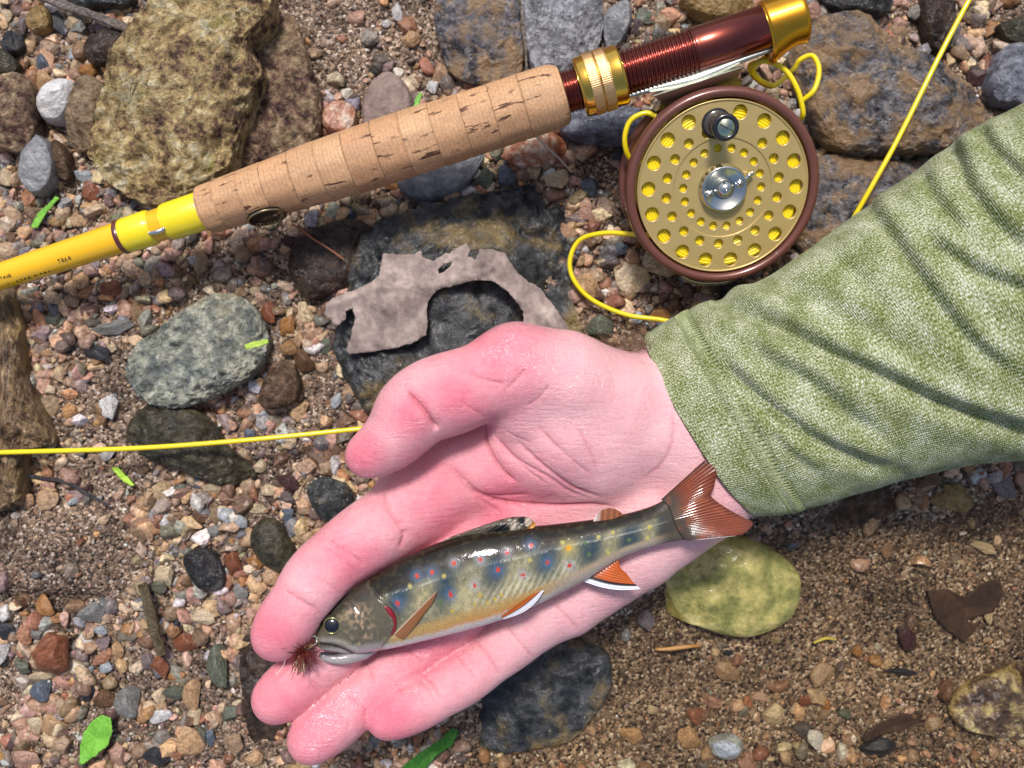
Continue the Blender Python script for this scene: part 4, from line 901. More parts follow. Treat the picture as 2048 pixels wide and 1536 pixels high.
for i, r in enumerate(ss):
    a = P(r[0], r[1], r[5] * MM); b = P(r[2], r[3], r[5] * MM); Ucen[i] = (a + b) / 2; Ued[i] = (a - b) / np.linalg.norm(a - b); Uhh[i] = np.linalg.norm(a - b) / 2
def fish_sdf(X, grow=0.):
    """rough signed distance to the fish body (flattened ellipses), for seating it into the skin"""
    idx = np.linspace(0, NS - 1, 40).astype(int); best = np.full(X.shape[:-1], 1.0)
    for i in idx:
        d = X - Ucen[i]; w = d @ Ued[i]; z = d[..., 2]; T = np.array([Ued[i][1], -Ued[i][0], 0]); l = d @ T
        B = ss[i, 4] * MM; H = Uhh[i]
        q = np.sqrt((w / H) ** 2 + (z / B) ** 2 + (l / .006) ** 2); e = (q - 1) * B
        best = np.minimum(best, e)
    return best - grow

# ------------------------------------------------------------------ hand (one continuous surface from a blended distance field)
VOX = .00095
lo = np.array([-.105, -.150, .012]); hi = np.array([.135, .042, .090])
dims = np.ceil((hi - lo) / VOX).astype(int)
AX = [lo[i] + np.arange(dims[i]) * VOX for i in range(3)]
def smin(a, b, k):
    h = np.clip(.5 + .5 * (b - a) / k, 0, 1); return b + (a - b) * h - k * h * (1 - h)
def caps(pts, field=None, k=.002, flat=1.0):
    """pts: (px,py,z mm,r mm) chain -> distance field"""
    D = np.full(dims, .02, np.float32) if field is None else field
    p3 = [(P(a, b, z * MM), r * MM) for a, b, z, r in pts]
    for (a, ra), (b, rb) in zip(p3[:-1], p3[1:]):
        m = max(ra, rb) + .016
        s = [slice(max(0, int((min(a[i], b[i]) - m - lo[i]) / VOX)), max(0, min(dims[i], int((max(a[i], b[i]) + m - lo[i]) / VOX) + 1))) for i in range(3)]
        x, y, z = AX[0][s[0]][:, None, None], AX[1][s[1]][None, :, None], AX[2][s[2]][None, None, :]
        ab = b - a; t = np.clip(((x - a[0]) * ab[0] + (y - a[1]) * ab[1] + (z - a[2]) * ab[2]) / (ab @ ab), 0, 1)
        d = np.sqrt((x - a[0] - t * ab[0]) ** 2 + (y - a[1] - t * ab[1]) ** 2 + ((z - a[2] - t * ab[2]) * flat) ** 2) - (ra + (rb - ra) * t)
        D[s[0], s[1], s[2]] = smin(D[s[0], s[1], s[2]], d.astype(np.float32), k)
    return D
def finger(j, fat):
    """joints -> spline chain with pads between the joints"""
    j = np.array(j, float); m = len(j); n = (m - 1) * 6 + 1; c = catmull(j, n)
    u = np.linspace(0, m - 1, n); pad = np.sin(np.pi * (u % 1.0)) ** 1.0
    c[:, 3] *= 1 + fat * (pad - .45); c[:, 2] += pad * fat * 5
    return [tuple(r) for r in c]
index = [(850,1000,45,13.4),(672,1120,57,11.6),(598,1208,62,10.0),(553,1272,63,9.0)]
middle = [(925,1085,38,12.6),(766,1218,41,10.2),(636,1330,49,9.4),(553,1398,55,9.2)]
ringf = [(1000,1150,36,12.0),(850,1287,41,9.7),(720,1402,49.5,9.1),(624,1478,55,9.2)]
little = [(1090,1215,38,11.8),(976,1318,42,9.4),(878,1386,48,8.7),(777,1434,53,8.4)]
thumb = [(1225,795,52,18.5),(1012,742,63,15.3),(826,818,69,12.4),(770,882,69,10.2),(731,912,68,7.6)]
Fg = None
for f in (index, middle, ringf, little):
    d = caps(finger(f, .07)); Fg = d if Fg is None else smin(Fg, d, .0005)
Pm = caps([(1330,790,40,17),(1100,880,42,15),(850,1000,44,13.6)])
for ch in ([(1350,860,37,18),(1120,980,36,15),(925,1085,38,13.2)], [(1380,930,36,18),(1180,1050,33,15),(1000,1150,36,12.8)], [(1400,990,37,18),(1270,1090,36,17),(1130,1195,36,14.5),(1085,1212,38,12.4)],
           [(1270,850,44,20),(1130,850,50,20),(1060,810,54,17)], [(1180,905,44,19),(1090,905,47,16)], [(1040,880,44,15),(930,905,43,13.5),(835,960,44,13.2)]):
    Pm = smin(Pm, caps(ch), .007)
# wrist and forearm
for ch in ([(1345,790,40,20),(1560,690,46,22),(1900,500,60,26)], [(1420,940,39,19),(1640,830,45,22),(1960,680,60,26)], [(1380,865,40,21),(1600,760,46,24),(1930,590,60,27)]):
    Pm = smin(Pm, caps(ch), .010)
Th = caps([(1225,800,50,18.5),(1125,760,58,16.5),(1033,737,63,15.0),(925,779,67.5,13.2)], k=.006)
Th = caps(finger([(925,779,67.5,13.2),(838,812,69,12.2),(794,869,69.5,9.4),(760,897,69,7.6),(730,914,68,6.0)], .03), Th, .003)
D = smin(Pm, Fg, .0065)
D = smin(D, Th, .0045)
# seat the trout: the skin gives way under the body
s = [slice(int((-.075 - lo[0]) / VOX), int((.075 - lo[0]) / VOX)), slice(0, int((-.025 - lo[1]) / VOX)), slice(int((.040 - lo[2]) / VOX), dims[2])]
X = np.stack(np.meshgrid(AX[0][s[0]], AX[1][s[1]], AX[2][s[2]], indexing='ij'), -1)
fs = fish_sdf(X, -.0003).astype(np.float32)
D[s[0], s[1], s[2]] = -smin(-D[s[0], s[1], s[2]], fs, .002)
def surface_nets(S):
    ins = S < 0; c8 = [ins[i:S.shape[0] - 1 + i, j:S.shape[1] - 1 + j, k:S.shape[2] - 1 + k] for i in (0, 1) for j in (0, 1) for k in (0, 1)]
    an = np.logical_or.reduce(c8); al = np.logical_and.reduce(c8); act = an & ~al
    I = np.argwhere(act); idx = np.full(act.shape, -1, np.int64); idx[act] = np.arange(len(I))
    acc = np.zeros((len(I), 3)); cnt = np.zeros(len(I)); cor = [(i, j, k) for i in (0, 1) for j in (0, 1) for k in (0, 1)]
    for a in cor:
        for ax in range(3):
            if a[ax]: continue
            b = list(a); b[ax] = 1
            va = S[I[:, 0] + a[0], I[:, 1] + a[1], I[:, 2] + a[2]]; vb = S[I[:, 0] + b[0], I[:, 1] + b[1], I[:, 2] + b[2]]
            m = (va < 0) != (vb < 0); t = np.where(m, va / np.where(m, va - vb, 1), 0)
            p = np.array(a, float)[None] + t[:, None] * (np.array(b) - np.array(a))[None]
            acc += p * m[:, None]; cnt += m
    V = I + acc / cnt[:, None]; Q = []
    for ax in range(3):
        o1, o2 = [(1, 2), (2, 0), (0, 1)][ax]
        sl0 = [slice(1, -1)] * 3; sl0[ax] = slice(0, -1); sl1 = list(sl0); sl1[ax] = slice(1, None)
        A, B = ins[tuple(sl0)], ins[tuple(sl1)]
        for flip in (0, 1):
            e = np.argwhere((A & ~B) if not flip else (~A & B)) + 1; e[:, ax] -= 1
            def cell(d1, d2):
                q = e.copy(); q[:, o1] += d1; q[:, o2] += d2; return idx[q[:, 0], q[:, 1], q[:, 2]]
            f = np.stack([cell(-1, -1), cell(0, -1), cell(0, 0), cell(-1, 0)], -1)
            Q.append(f if not flip else f[:, ::-1])
    return V, np.concatenate(Q)
HV, HF = surface_nets(D)
HV = lo + HV * VOX
HF = HF[(HF >= 0).all(1)]
# relax the voxel stair-steps
e = np.concatenate([HF[:, [0, 1]], HF[:, [1, 2]], HF[:, [2, 3]], HF[:, [3, 0]]]); deg = np.bincount(e[:, 0], minlength=len(HV)) + np.bincount(e[:, 1], minlength=len(HV))
for it in range(3):
    acc = np.zeros_like(HV)
    for k in range(3): acc[:, k] = np.bincount(e[:, 0], HV[e[:, 1], k], len(HV)) + np.bincount(e[:, 1], HV[e[:, 0], k], len(HV))
    HV = HV + (.5 if it % 2 == 0 else -.35) * (acc / np.maximum(deg, 1)[:, None] - HV)
# one subdivision so the creases have room
def subdiv(V, F):
    ed = np.sort(np.concatenate([F[:, [0, 1]], F[:, [1, 2]], F[:, [2, 3]], F[:, [3, 0]]]), 1)
    ue, inv = np.unique(ed[:, 0] * len(V) + ed[:, 1], return_inverse=True); a, b = ue // len(V), ue % len(V)
    n0 = len(V); n1 = n0 + len(ue); m = len(F); em = inv.reshape(4, m) + n0; fc = np.arange(m) + n1
    V2 = np.concatenate([V, (V[a] + V[b]) / 2, V[F].mean(1)])
    F2 = np.concatenate([np.stack([F[:, i], em[i], fc, em[i - 1]], -1) for i in range(4)]); return V2, F2
def vnormals(V, F):
    fn = np.cross(V[F[:, 2]] - V[F[:, 0]], V[F[:, 3]] - V[F[:, 1]]); N = np.zeros_like(V)
    for i in range(F.shape[1]):
        for k in range(3): N[:, k] += np.bincount(F[:, i], fn[:, k], len(V))
    return N / (np.linalg.norm(N, axis=1)[:, None] + 1e-15)
HV, HF = subdiv(HV, HF)
e = np.concatenate([HF[:, [0, 1]], HF[:, [1, 2]], HF[:, [2, 3]], HF[:, [3, 0]]]); deg = np.bincount(e[:, 0], minlength=len(HV)) + np.bincount(e[:, 1], minlength=len(HV))
for it in range(2):
    acc = np.zeros_like(HV)
    for k in range(3): acc[:, k] = np.bincount(e[:, 0], HV[e[:, 1], k], len(HV)) + np.bincount(e[:, 1], HV[e[:, 0], k], len(HV))
    HV = HV + .5 * (acc / np.maximum(deg, 1)[:, None] - HV)
HN = vnormals(HV, HF)
HPX = toPx(HV); upf = smooth(.25, .6, HN[:, 2])
# skin folds: (polyline px, width px, depth mm, min z mm)
Z4 = lambda L: [(660 + a / 2.695, 620 + b / 2.695) for a, b in L]
CRE = [
 (Z4([(835,600),(830,660),(850,740),(900,830),(960,900),(1010,925)]), 5, 1.3, 0),
 (Z4([(860,640),(960,770),(1060,840),(1180,910),(1290,985),(1400,1020)]), 5, .7, 0),
 (Z4([(1000,700),(1090,790),(1170,860),(1260,930),(1340,975),(1480,1015)]), 6, .9, 0),
 (Z4([(1110,610),(1180,700),(1240,760)]), 6, .35, 0),
 (Z4([(720,920),(790,990),(900,1030),(1080,1050),(1250,1060),(1400,1055),(1560,1060)]), 6, 1.2, 0),
 (Z4([(640,830),(740,930),(840,1000),(1000,1000),(1080,990)]), 4, .5, 0),
 (Z4([(560,790),(650,860),(740,960),(850,1050),(950,1110)]), 4, .35, 0),
 (Z4([(410,430),(460,490),(520,560),(560,620),(590,650)]), 5, 2.0, 60),
 (Z4([(690,480),(760,530),(850,580)]), 3, .3, 60),(Z4([(760,340),(860,380),(950,400)]), 4, .5, 60),
 (Z4([(950,430),(1010,370),(1060,310)]), 4, .4, 60),(Z4([(1060,520),(1130,470),(1190,400)]), 4, .35, 60),
 (Z4([(1700,900),(1770,850),(1830,760),(1850,650),(1840,540)]), 6, .4, 0),
 (Z4([(280,960),(300,1040),(350,1120),(400,1190)]), 4, .5, 0),
 ([(628,1150),(660,1172),(690,1190)], 3, .25, 0), ([(585,1190),(612,1210),(648,1230)], 3, .3, 0), ([(760,1000),(790,1040),(815,1075)], 4, .4, 0), ([(770,1345),(790,1365),(805,1385)], 3, .25, 0), ([(660,1420),(690,1440),(706,1455)], 3, .3, 0), ([(600,1345),(628,1372),(640,1385)], 3, .3, 0), ([(905,1300),(935,1335),(955,1362)], 3.5, .35, 0), (Z4([(1130,640),(1230,740),(1330,830),(1430,900)]), 4, .3, 0), (Z4([(930,640),(1010,690),(1090,720)]), 3, .3, 0), (Z4([(900,690),(980,790),(1080,880),(1180,950)]), 4, .4, 0), (Z4([(1330,620),(1400,760),(1440,880)]), 5, .25, 0),
 ([(652,1075),(690,1100),(735,1135)], 4, .5, 0), ([(645,1090),(680,1115),(722,1150)], 3.5, .4, 0),
 ([(568,1180),(600,1200),(640,1222)], 4, .5, 0),
 ([(715,1300),(740,1340),(750,1370)], 4, .35, 0), ([(620,1360),(650,1380)], 4, .3, 0),
 ([(690,1385),(720,1410),(738,1430)], 4, .45, 0), ([(805,1290),(830,1310),(850,1330)], 4, .3, 0),
 ([(845,1345),(868,1370),(885,1400)], 4, .5, 0), ([(835,1355),(858,1380),(872,1408)], 3, .35, 0), ([(945,1275),(975,1310),(1000,1350)], 4.5, .55, 0),
 ([(1010,1250),(1040,1285),(1070,1320)], 4, .4, 0), ([(1105,1205),(1130,1230),(1160,1262)], 5, .35, 0),
 (Z4([(395,1185),(400,1220),(375,1290)]), 8, .7, 0),
]
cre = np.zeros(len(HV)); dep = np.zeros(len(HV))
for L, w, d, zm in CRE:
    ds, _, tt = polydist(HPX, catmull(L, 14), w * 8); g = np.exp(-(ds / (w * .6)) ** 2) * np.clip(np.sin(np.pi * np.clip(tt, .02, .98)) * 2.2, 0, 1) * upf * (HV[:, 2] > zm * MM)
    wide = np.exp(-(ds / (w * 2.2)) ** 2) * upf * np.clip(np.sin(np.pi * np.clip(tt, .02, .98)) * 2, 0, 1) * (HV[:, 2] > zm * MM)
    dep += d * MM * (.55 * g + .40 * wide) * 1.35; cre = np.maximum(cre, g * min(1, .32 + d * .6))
HV = HV - HN * dep[:, None]
q = HV + .5
HV = HV + HN * (.00035 * fbm(q, 60, 3, 21) * upf)[:, None]
person = link('person', mesh_np('person', HV - np.array([.04, -.02, .02]), HF), None, None, (.04, -.02, .02))
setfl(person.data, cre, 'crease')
fl = np.zeros(len(HV))
for (x, y, r) in [(553,1272,110),(560,1402,110),(625,1476,110),(775,1431,110),(731,912,60),(826,830,70),(880,1010,150),(690,1110,100),(1000,1000,120),(850,1290,120),(980,700,130),(920,800,90)]:
    fl = np.maximum(fl, np.exp(-((HPX[:, 0] - x) ** 2 + (HPX[:, 1] - y) ** 2) / (r * r)))
setfl(person.data, fl, 'flush')
wt = np.zeros(len(HV))
for (x, y, r) in [(650,1440,55),(700,1390,45),(640,1480,40),(1080,735,75),(1190,770,80),(830,1290,50),(640,1190,45),(870,870,40),(800,1350,40),(1010,680,50)]:
    wt = np.maximum(wt, np.exp(-((HPX[:, 0] - x) ** 2 + (HPX[:, 1] - y) ** 2) / (r * r)))
setfl(person.data, wt, 'wet')
sk = NT('skin'); v = sk.coord()
mot = sk.noise(v, 70, 6, .6); fine = sk.noise(v, 900, 4, .6)
c = sk.mix(sk.math('MULTIPLY_ADD', sk.attr('flush', 'Fac'), .9, sk.math('MULTIPLY_ADD', mot, .7, -.30)), (.79, .44, .455), (.73, .175, .24))
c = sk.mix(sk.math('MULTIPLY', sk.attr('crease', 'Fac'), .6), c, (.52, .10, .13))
c = sk.mix(1., c, sk.ramp(fine, [(.3, .90), (.7, 1.07)]), 'MULTIPLY')
c = sk.mix(sk.ramp(sk.noise(sk.coord(), 28, 5, .65), [(.45, 0.), (.7, .4)]), c, (.80, .50, .50))
lines = sk.vor(sk.coord('Object', (1, 1, 1)), 950, 'DISTANCE_TO_EDGE')
wv = sk.n('TexWave', {'Vector': sk.coord('Object', (1, 1, 1), (0, 0, .7)), 'Scale': 560., 'Distortion': 6., 'Detail': 2., 'Detail Scale': .25})
hgt = sk.math('ADD', sk.math('MULTIPLY', sk.ramp(lines, [(0, 0.), (.12, 1.)]), .35), sk.math('MULTIPLY', sk.noise(v, 320, 4), .8))
hgt = sk.math('ADD', hgt, sk.math('MULTIPLY', wv.outputs['Fac'], .22))
st1 = sk.noise(sk.coord('Object', (1., 5., 1.), (0, 0, .75)), 160, 4, .6); st2 = sk.noise(sk.coord('Object', (5., 1., 1.), (0, 0, .35)), 150, 4, .6)
wr = sk.math('ADD', sk.ramp(st1, [(.40, 0.), (.5, 1.)]), sk.ramp(st2, [(.36, 0.), (.46, 1.)]))
hgt = sk.math('ADD', hgt, sk.math('MULTIPLY', wr, .45))
wetm = sk.noise(v, 45, 4, .6, .4)
sk.P(Base_Color=c, Subsurface_Weight=.3, Subsurface_Scale=.0022, Roughness=sk.ramp(wetm, [(.42, .46), (.62, .26)]), Normal=sk.bump(hgt, .5, .0006), Coat_Weight=sk.math('ADD', sk.ramp(wetm, [(.5, .05), (.64, .4)]), sk.attr('wet', 'Fac')), Coat_Roughness=.13)
sk.set(sk.b.inputs['Coat Normal'], sk.bump(sk.math('ADD', sk.noise(v, 1400, 3), hgt), .5, .0006))
sk.b.inputs['Specular IOR Level'].default_value = .3
sk.b.inputs['Subsurface Radius'].default_value = (1.0, .36, .22)
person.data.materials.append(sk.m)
tag(person, 'right hand held palm up in green long sleeve, cradling small trout', 'person')

# fine hairs on the wrist
hr = random.Random(3); hp = []
for k in range(150):
    a = hr.uniform(0, 1); px = 1190 + 115 * a; py = np.interp(px, [1190, 1240, 1300], [700, 692, 690]) + hr.uniform(-2, 14)
    z0 = hr.uniform(46, 56); b = P(px, py, z0 * MM); l = hr.uniform(4, 9) * MM; an = hr.gauss(2.0, .5)
    m = b + l * .5 * np.array([math.cos(an), math.sin(an), .25]); t_ = m + l * .5 * np.array([math.cos(an + hr.gauss(.6, .3)), math.sin(an + .5), 0])
    hp.append(tube(catmull([b, m, t_], 6), np.linspace(.00009, .00003, 6), 4))
hair = part('arm_hair', *merge(hp), simple('arm_hair', (.16, .09, .05), .4), person); hair['kind'] = 'stuff'

# ------------------------------------------------------------------ sleeve (clothing of the person)
SS = [((1293,673),(1513,1022),41,22),((1345,640),(1575,1020),42,25),((1408,606),(1640,1003),44,28),((1492,578),(1750,966),47,31),((1610,505),(1870,938),52,34),((1722,424),(1985,916),57,37),((1852,330),(2105,905),63,40),((1940,268),(2230,885),70,42),((2060,205),(2350,850),78,43),((2280,70),(2560,740),98,46),((2600,-120),(2850,560),130,50)]
NA, NB = 330, 260
sa = catmull(np.array([[*a, *b, c, d] for a, b, c, d in SS], float), 600)
mid = np.array([(P(r[0], r[1], r[4] * MM) + P(r[2], r[3], r[4] * MM)) / 2 for r in sa]); arc = np.concatenate([[0], np.cumsum(np.linalg.norm(np.diff(mid, axis=0), axis=1))])
ua = np.concatenate([np.linspace(0, .16, 250), np.linspace(.16, arc[-1], 81)[1:]]); NA = len(ua)
sa = np.stack([np.interp(ua, arc, sa[:, k]) for k in range(6)], -1)
th = np.linspace(0, 2 * np.pi, NB, endpoint=False); SV = np.zeros((NA, NB, 3))
for i, r in enumerate(sa):
    a = P(r[0], r[1], r[4] * MM); b = P(r[2], r[3], r[4] * MM); c = (a + b) / 2; hw = np.linalg.norm(a - b) / 2; ew = (a - b) / np.linalg.norm(a - b); ax = np.array([ew[1], -ew[0], 0])
    ct, sn = np.cos(th), np.sin(th); ex = .9
    SV[i] = c + (np.sign(ct) * np.abs(ct) ** ex * hw)[:, None] * ew + (np.sign(sn) * np.abs(sn) ** ex * r[5] * MM)[:, None] * np.array([0, 0, 1.])
    SV[i] -= (.0085 * np.clip(sn, 0, 1) * math.exp(-ua[i] / .035))[:, None] * ax
SV = SV.reshape(-1, 3); SF = grid_faces(NA, NB, True)
def vn(V, F): return vnormals(V, F)
SN = vn(SV, SF)
if SN[NB // 4][2] < 0: SN = -SN; SF = SF[:, ::-1]
SPX = toPx(SV); upm = smooth(-.25, .2, SN[:, 2])
FOLD = [([(1425,596),(1444,606),(1553,654),(1656,708),(1792,767),(1895,814),(2045,858),(2150,880)], 17, 5.2),
        ([(1440,722),(1475,760),(1526,808),(1621,876),(1724,920),(1800,940)], 15, 3.6), ([(1480,680),(1540,725),(1600,755),(1650,790),(1700,835),(1760,870)], 18, 2.6),
        ([(1720,395),(1755,440),(1795,495),(1850,575),(1900,640),(1960,705),(2040,760)], 17, 3.8), ([(1895,285),(1915,320),(1935,376),(1997,455),(2060,505)], 17, 3.6),
        ([(1850,485),(1900,512),(1963,551),(2048,582),(2120,610)], 15, 3.4), ([(1560,560),(1640,610),(1740,660),(1840,720)], 22, 1.6), ([(1840,340),(1870,400),(1930,470)], 14, 1.8),
        ([(1960,255),(1985,300),(2060,370)], 14, 2.5), ([(1660,500),(1720,560),(1790,640)], 16, 1.2), ([(1540,860),(1580,905),(1640,950)], 12, 1.4)]
dz = np.zeros(len(SV))
for L, w, d in FOLD:
    ds, side, tt = polydist(SPX, catmull(L, 14), w * 6); env = np.clip(np.sin(np.pi * np.clip(tt, 0.02, .98)) * 2.4, 0, 1); env = np.where(tt > .9, np.maximum(env, .3), env)
    sgn = ds * -side      # > 0 : upper right of the valley
    dz += env * upm * d * MM * (-1.0 * np.exp(-(ds / w) ** 2) * np.where(sgn > 0, 1, 1) + .75 * np.exp(-((sgn - 1.9 * w) / (1.5 * w)) ** 2) + .3 * np.exp(-((sgn + 2.0 * w) / (1.5 * w)) ** 2))
UA = np.repeat(ua, NB); TH = np.tile(th, NA)
dz *= (smooth(.001, .022, UA) * .9 + .1) * .68
dz += .0011 * fbm(SV, 28, 3, 61) * smooth(.0, .02, UA) + .0005 * fbm(SV, 80, 2, 62)
dz += .0011 * np.sin(TH * 7 + 1.2 * np.sin(UA * 90)) * np.exp(-(UA / .03) ** 2) * .4
dz -= .0009 * np.exp(-((UA - .0165) / .0008) ** 2) + .0007 * np.exp(-((UA - .0125) / .0006) ** 2)
dz += .0006 * smooth(.018, .015, UA)
SV = SV + SN * dz[:, None]
# outline puckers
inner = []
for i, (sh, dn) in enumerate([(.0004, .0006), (.0012, .002), (.0016, .006), (.0018, .014), (.002, .03)]):
    k = int(np.searchsorted(ua, dn)); ringv = SV.reshape(NA, NB, 3)[k] - SN.reshape(NA, NB, 3)[k] * sh
    if i == 0: ringv = SV.reshape(NA, NB, 3)[0] - SN.reshape(NA, NB, 3)[0] * .0007
    inner.append(ringv)
allr = np.concatenate([np.array(inner)[::-1].reshape(-1, 3), SV]); SFf = grid_faces(NA + 5, NB, True)
if (vn(SV, grid_faces(NA, NB, True))[NB // 4][2] < 0): SFf = SFf[:, ::-1]
sl = part('sleeve', allr, SFf, None, person)
sl['label'] = 'loose green heather knit sleeve with stitched cuff'
uvl = sl.data.uv_layers.new(name='UVMap'); vi = np.zeros(len(sl.data.loops), np.int32); sl.data.loops.foreach_get('vertex_index', vi)
rows = np.concatenate([[-.03, -.014, -.006, -.002, -.0006], ua]); uv = np.stack([rows[vi // NB], (vi % NB) / NB * .24], -1).reshape(-1, 4, 2)
wrapm = (uv[..., 1].max(1) - uv[..., 1].min(1)) > .1
uv[..., 1] = np.where(wrapm[:, None] & (uv[..., 1] < .1), uv[..., 1] + .24, uv[..., 1])
uvl.data.foreach_set('uv', uv.astype(np.float32).ravel())
fb = NT('heather_knit'); tc = fb.n('TexCoord'); uvv = tc.outputs['UV']
m1 = fb.n('Mapping', {'Vector': uvv, 'Scale': (2300., 1300., 1.)}).outputs[0]
n1 = fb.noise(m1, 1., 3, .6)
m2 = fb.n('Mapping', {'Vector': uvv, 'Scale': (160., 90., 1.)}).outputs[0]; n2 = fb.noise(m2, 1., 4, .6)
f = fb.math('ADD', fb.math('MULTIPLY', n1, .72), fb.math('MULTIPLY', n2, .28))
c = fb.ramp(f, [(.36, (.075, .10, .012)), (.44, (.15, .178, .048)), (.52, (.31, .34, .18)), (.61, (.60, .62, .50))])
k1 = fb.n('TexWave', {'Vector': uvv, 'Scale': 330., 'Distortion': .6, 'Detail': 1.}, bands_direction='Y'); k2 = fb.n('TexWave', {'Vector': uvv, 'Scale': 480., 'Distortion': .6, 'Detail': 1.}, bands_direction='X')
hk = fb.math('ADD', fb.math('MULTIPLY', k1.outputs['Fac'], .6), fb.math('MULTIPLY', k2.outputs['Fac'], .5)); hk = fb.math('ADD', hk, fb.math('MULTIPLY', n1, .5))
c = fb.mix(1., c, fb.ramp(k1.outputs['Fac'], [(0, .82), (1, 1.06)]), 'MULTIPLY')
fb.b.inputs['Specular IOR Level'].default_value = .15
fb.P(Base_Color=c, Roughness=.85, Sheen_Weight=.05, Normal=fb.bump(hk, .5, .0006))
sl.data.materials.append(fb.m)
# hem stitching: ladder of threads between the two seam lines
G = (SV + SN * .0003).reshape(NA, NB, 3); i0, i1 = int(np.searchsorted(ua, .0122)), int(np.searchsorted(ua, .0168)); stc = []
for j in range(0, int(NB * 1.25)):
    f0 = (j / 1.25) % NB; a = G[i0, int(f0)]; a = a + (G[i0, (int(f0) + 1) % NB] - a) * (f0 % 1); f1 = (f0 + (.55 if j % 2 else 1.2)) % NB
    b = G[i1, int(f1)]; b = b + (G[i1, (int(f1) + 1) % NB] - b) * (f1 % 1); md_ = (a + b) / 2 + SN.reshape(NA, NB, 3)[i0, int(f0)] * .0003
    stc.append(tube(catmull([a, md_, b], 5), .00014, 5))
part('hem_stitching', *merge(stc), simple('olive_thread', (.30, .34, .16), .8), sl)

# ------------------------------------------------------------------ trout
trout = empty('trout', Ucen[NS // 2] - np.array([0, 0, .0095])); tag(trout, 'small brook trout with red spots lying in the open palm', 'fish')
th = np.linspace(0, 2 * np.pi, NTH, endpoint=False)
wprof = np.sign(np.cos(th)) * np.abs(np.cos(th)) ** .85; zprof = np.sign(np.sin(th)) * np.abs(np.sin(th)) ** .9 * .88
FV = Ucen[:, None] + (Uhh[:, None] * wprof[None])[..., None] * Ued[:, None] + (ss[:, 4:5] * MM * zprof[None])[..., None] * np.array([0, 0, 1.])
# thinner towards the belly edge, rounded back
FV = FV.reshape(-1, 3); FPX = toPx(FV); upz = np.tile(np.sin(th), NS)
wv_ = np.tile(wprof, NS)                     # +1 back, -1 belly
spx = np.repeat(np.array([(r[0] + r[2]) / 2 for r in ss]), NTH)
gill = catmull([(735,1172),(752,1190),(775,1212),(788,1242),(782,1268),(765,1290)], 40)
gx = np.interp(FPX[:, 1], gill[:, 1], gill[:, 0]); back = FPX[:, 0] - gx
opc = smooth(60, 0, -back) * (back < 0) * smooth(-1.0, -.7, wv_) * smooth(.9, .5, wv_)
FV[:, 2] += upz.clip(0) * .0012 * opc * (FPX[:, 1] > 1175)
FV[:, 2] -= upz.clip(0) * .0011 * np.exp(-((back - 7) / 6) ** 2) * smooth(1195, 1215, FPX[:, 1]) * smooth(1282, 1262, FPX[:, 1])
# preopercle groove, eye socket, jaw line
pre = catmull([(712,1215),(730,1240),(728,1270),(705,1292)], 30); pd, _, _ = polydist(FPX, pre)
FV[:, 2] -= upz.clip(0) * .00035 * np.exp(-(pd / 4) ** 2)
jaw = catmull([(640,1288),(665,1291),(695,1301),(718,1314)], 30); jd, js, _ = polydist(FPX, jaw); FV[:, 2] -= upz.clip(0) * .0007 * np.exp(-(jd / 4) ** 2)
mx_ = catmull([(645,1282),(675,1284),(705,1297)], 30); md2, _, _ = polydist(FPX, mx_); FV[:, 2] += upz.clip(0) * .0005 * np.exp(-(md2 / 6) ** 2)
# ---- colour of the skin
def L3(*c): return np.array(c, float)
q2 = np.stack([FPX[:, 0], FPX[:, 1], 0 * spx], -1); nA = fbm(q2, .035, 4, 81); nB = fbm(q2, .16, 3, 82); nC = fbm(q2, .42, 2, 83)
def mixc(c, k, col): return c * (1 - k[:, None]) + np.asarray(col) * k[:, None]
colr = np.tile(L3(.175, .168, .105), (len(FV), 1))                       # olive flank
colr = mixc(colr, .5 * smooth(-.1, .5, nB), (.32, .29, .175))
for (x, y, r) in [(945,1185,30),(1045,1160,34),(1140,1140,30),(850,1200,26),(1215,1090,24),(1010,1195,36),(1090,1170,30),(930,1215,40),(1300,1066,18)]:
    k = np.exp(-((FPX[:, 0] - x) ** 2 + (FPX[:, 1] - y) ** 2) / r ** 2); colr = mixc(colr, k * .7 * (.7 + .6 * nB).clip(0, 1), (.47, .41, .21))
# oblique silvery streaks over the lower flank
sk_ = np.sin((FPX[:, 0] * .80 + FPX[:, 1] * .42) * .62 + 1.2 * nA); low = smooth(.1, -.35, wv_) * smooth(930, 1000, FPX[:, 0]) * smooth(1180, 1120, FPX[:, 0]) * smooth(-.95, -.7, wv_)
colr = mixc(colr, low * smooth(.0, .9, sk_) * .55, (.60, .57, .45)); colr = mixc(colr, low * smooth(.3, .95, -sk_) * .35, (.16, .15, .09))
parr = [(800,1190,26,40),(892,1168,25,46),(990,1135,27,44),(1092,1118,26,40),(1180,1095,26,40),(1262,1072,24,38),(1330,1050,18,36)]
for (x, y, a, b) in parr:          # parr bars
    dx = FPX[:, 0] - x + .22 * (FPX[:, 1] - y); dx = dx + 7 * nA; k = .86 * np.exp(-(np.abs(dx / a) ** 2.4)) * np.exp(-np.abs((FPX[:, 1] - y + 8 * nB) / (b * 1.1)) ** 2.6)
    colr = mixc(colr, np.clip(k * (1.1 + .35 * nB), 0, 1), (.022, .045, .065))
# back
bk = smooth(.34, .56, wv_ + .05 * nA); colr = mixc(colr, bk, (.014, .012, .007)); 
worm = smooth(.18, .42, fbm(q2 * [1, 1.4, 1], .11, 2, 90)); colr = mixc(colr, bk * worm * .4, (.06, .052, .022))
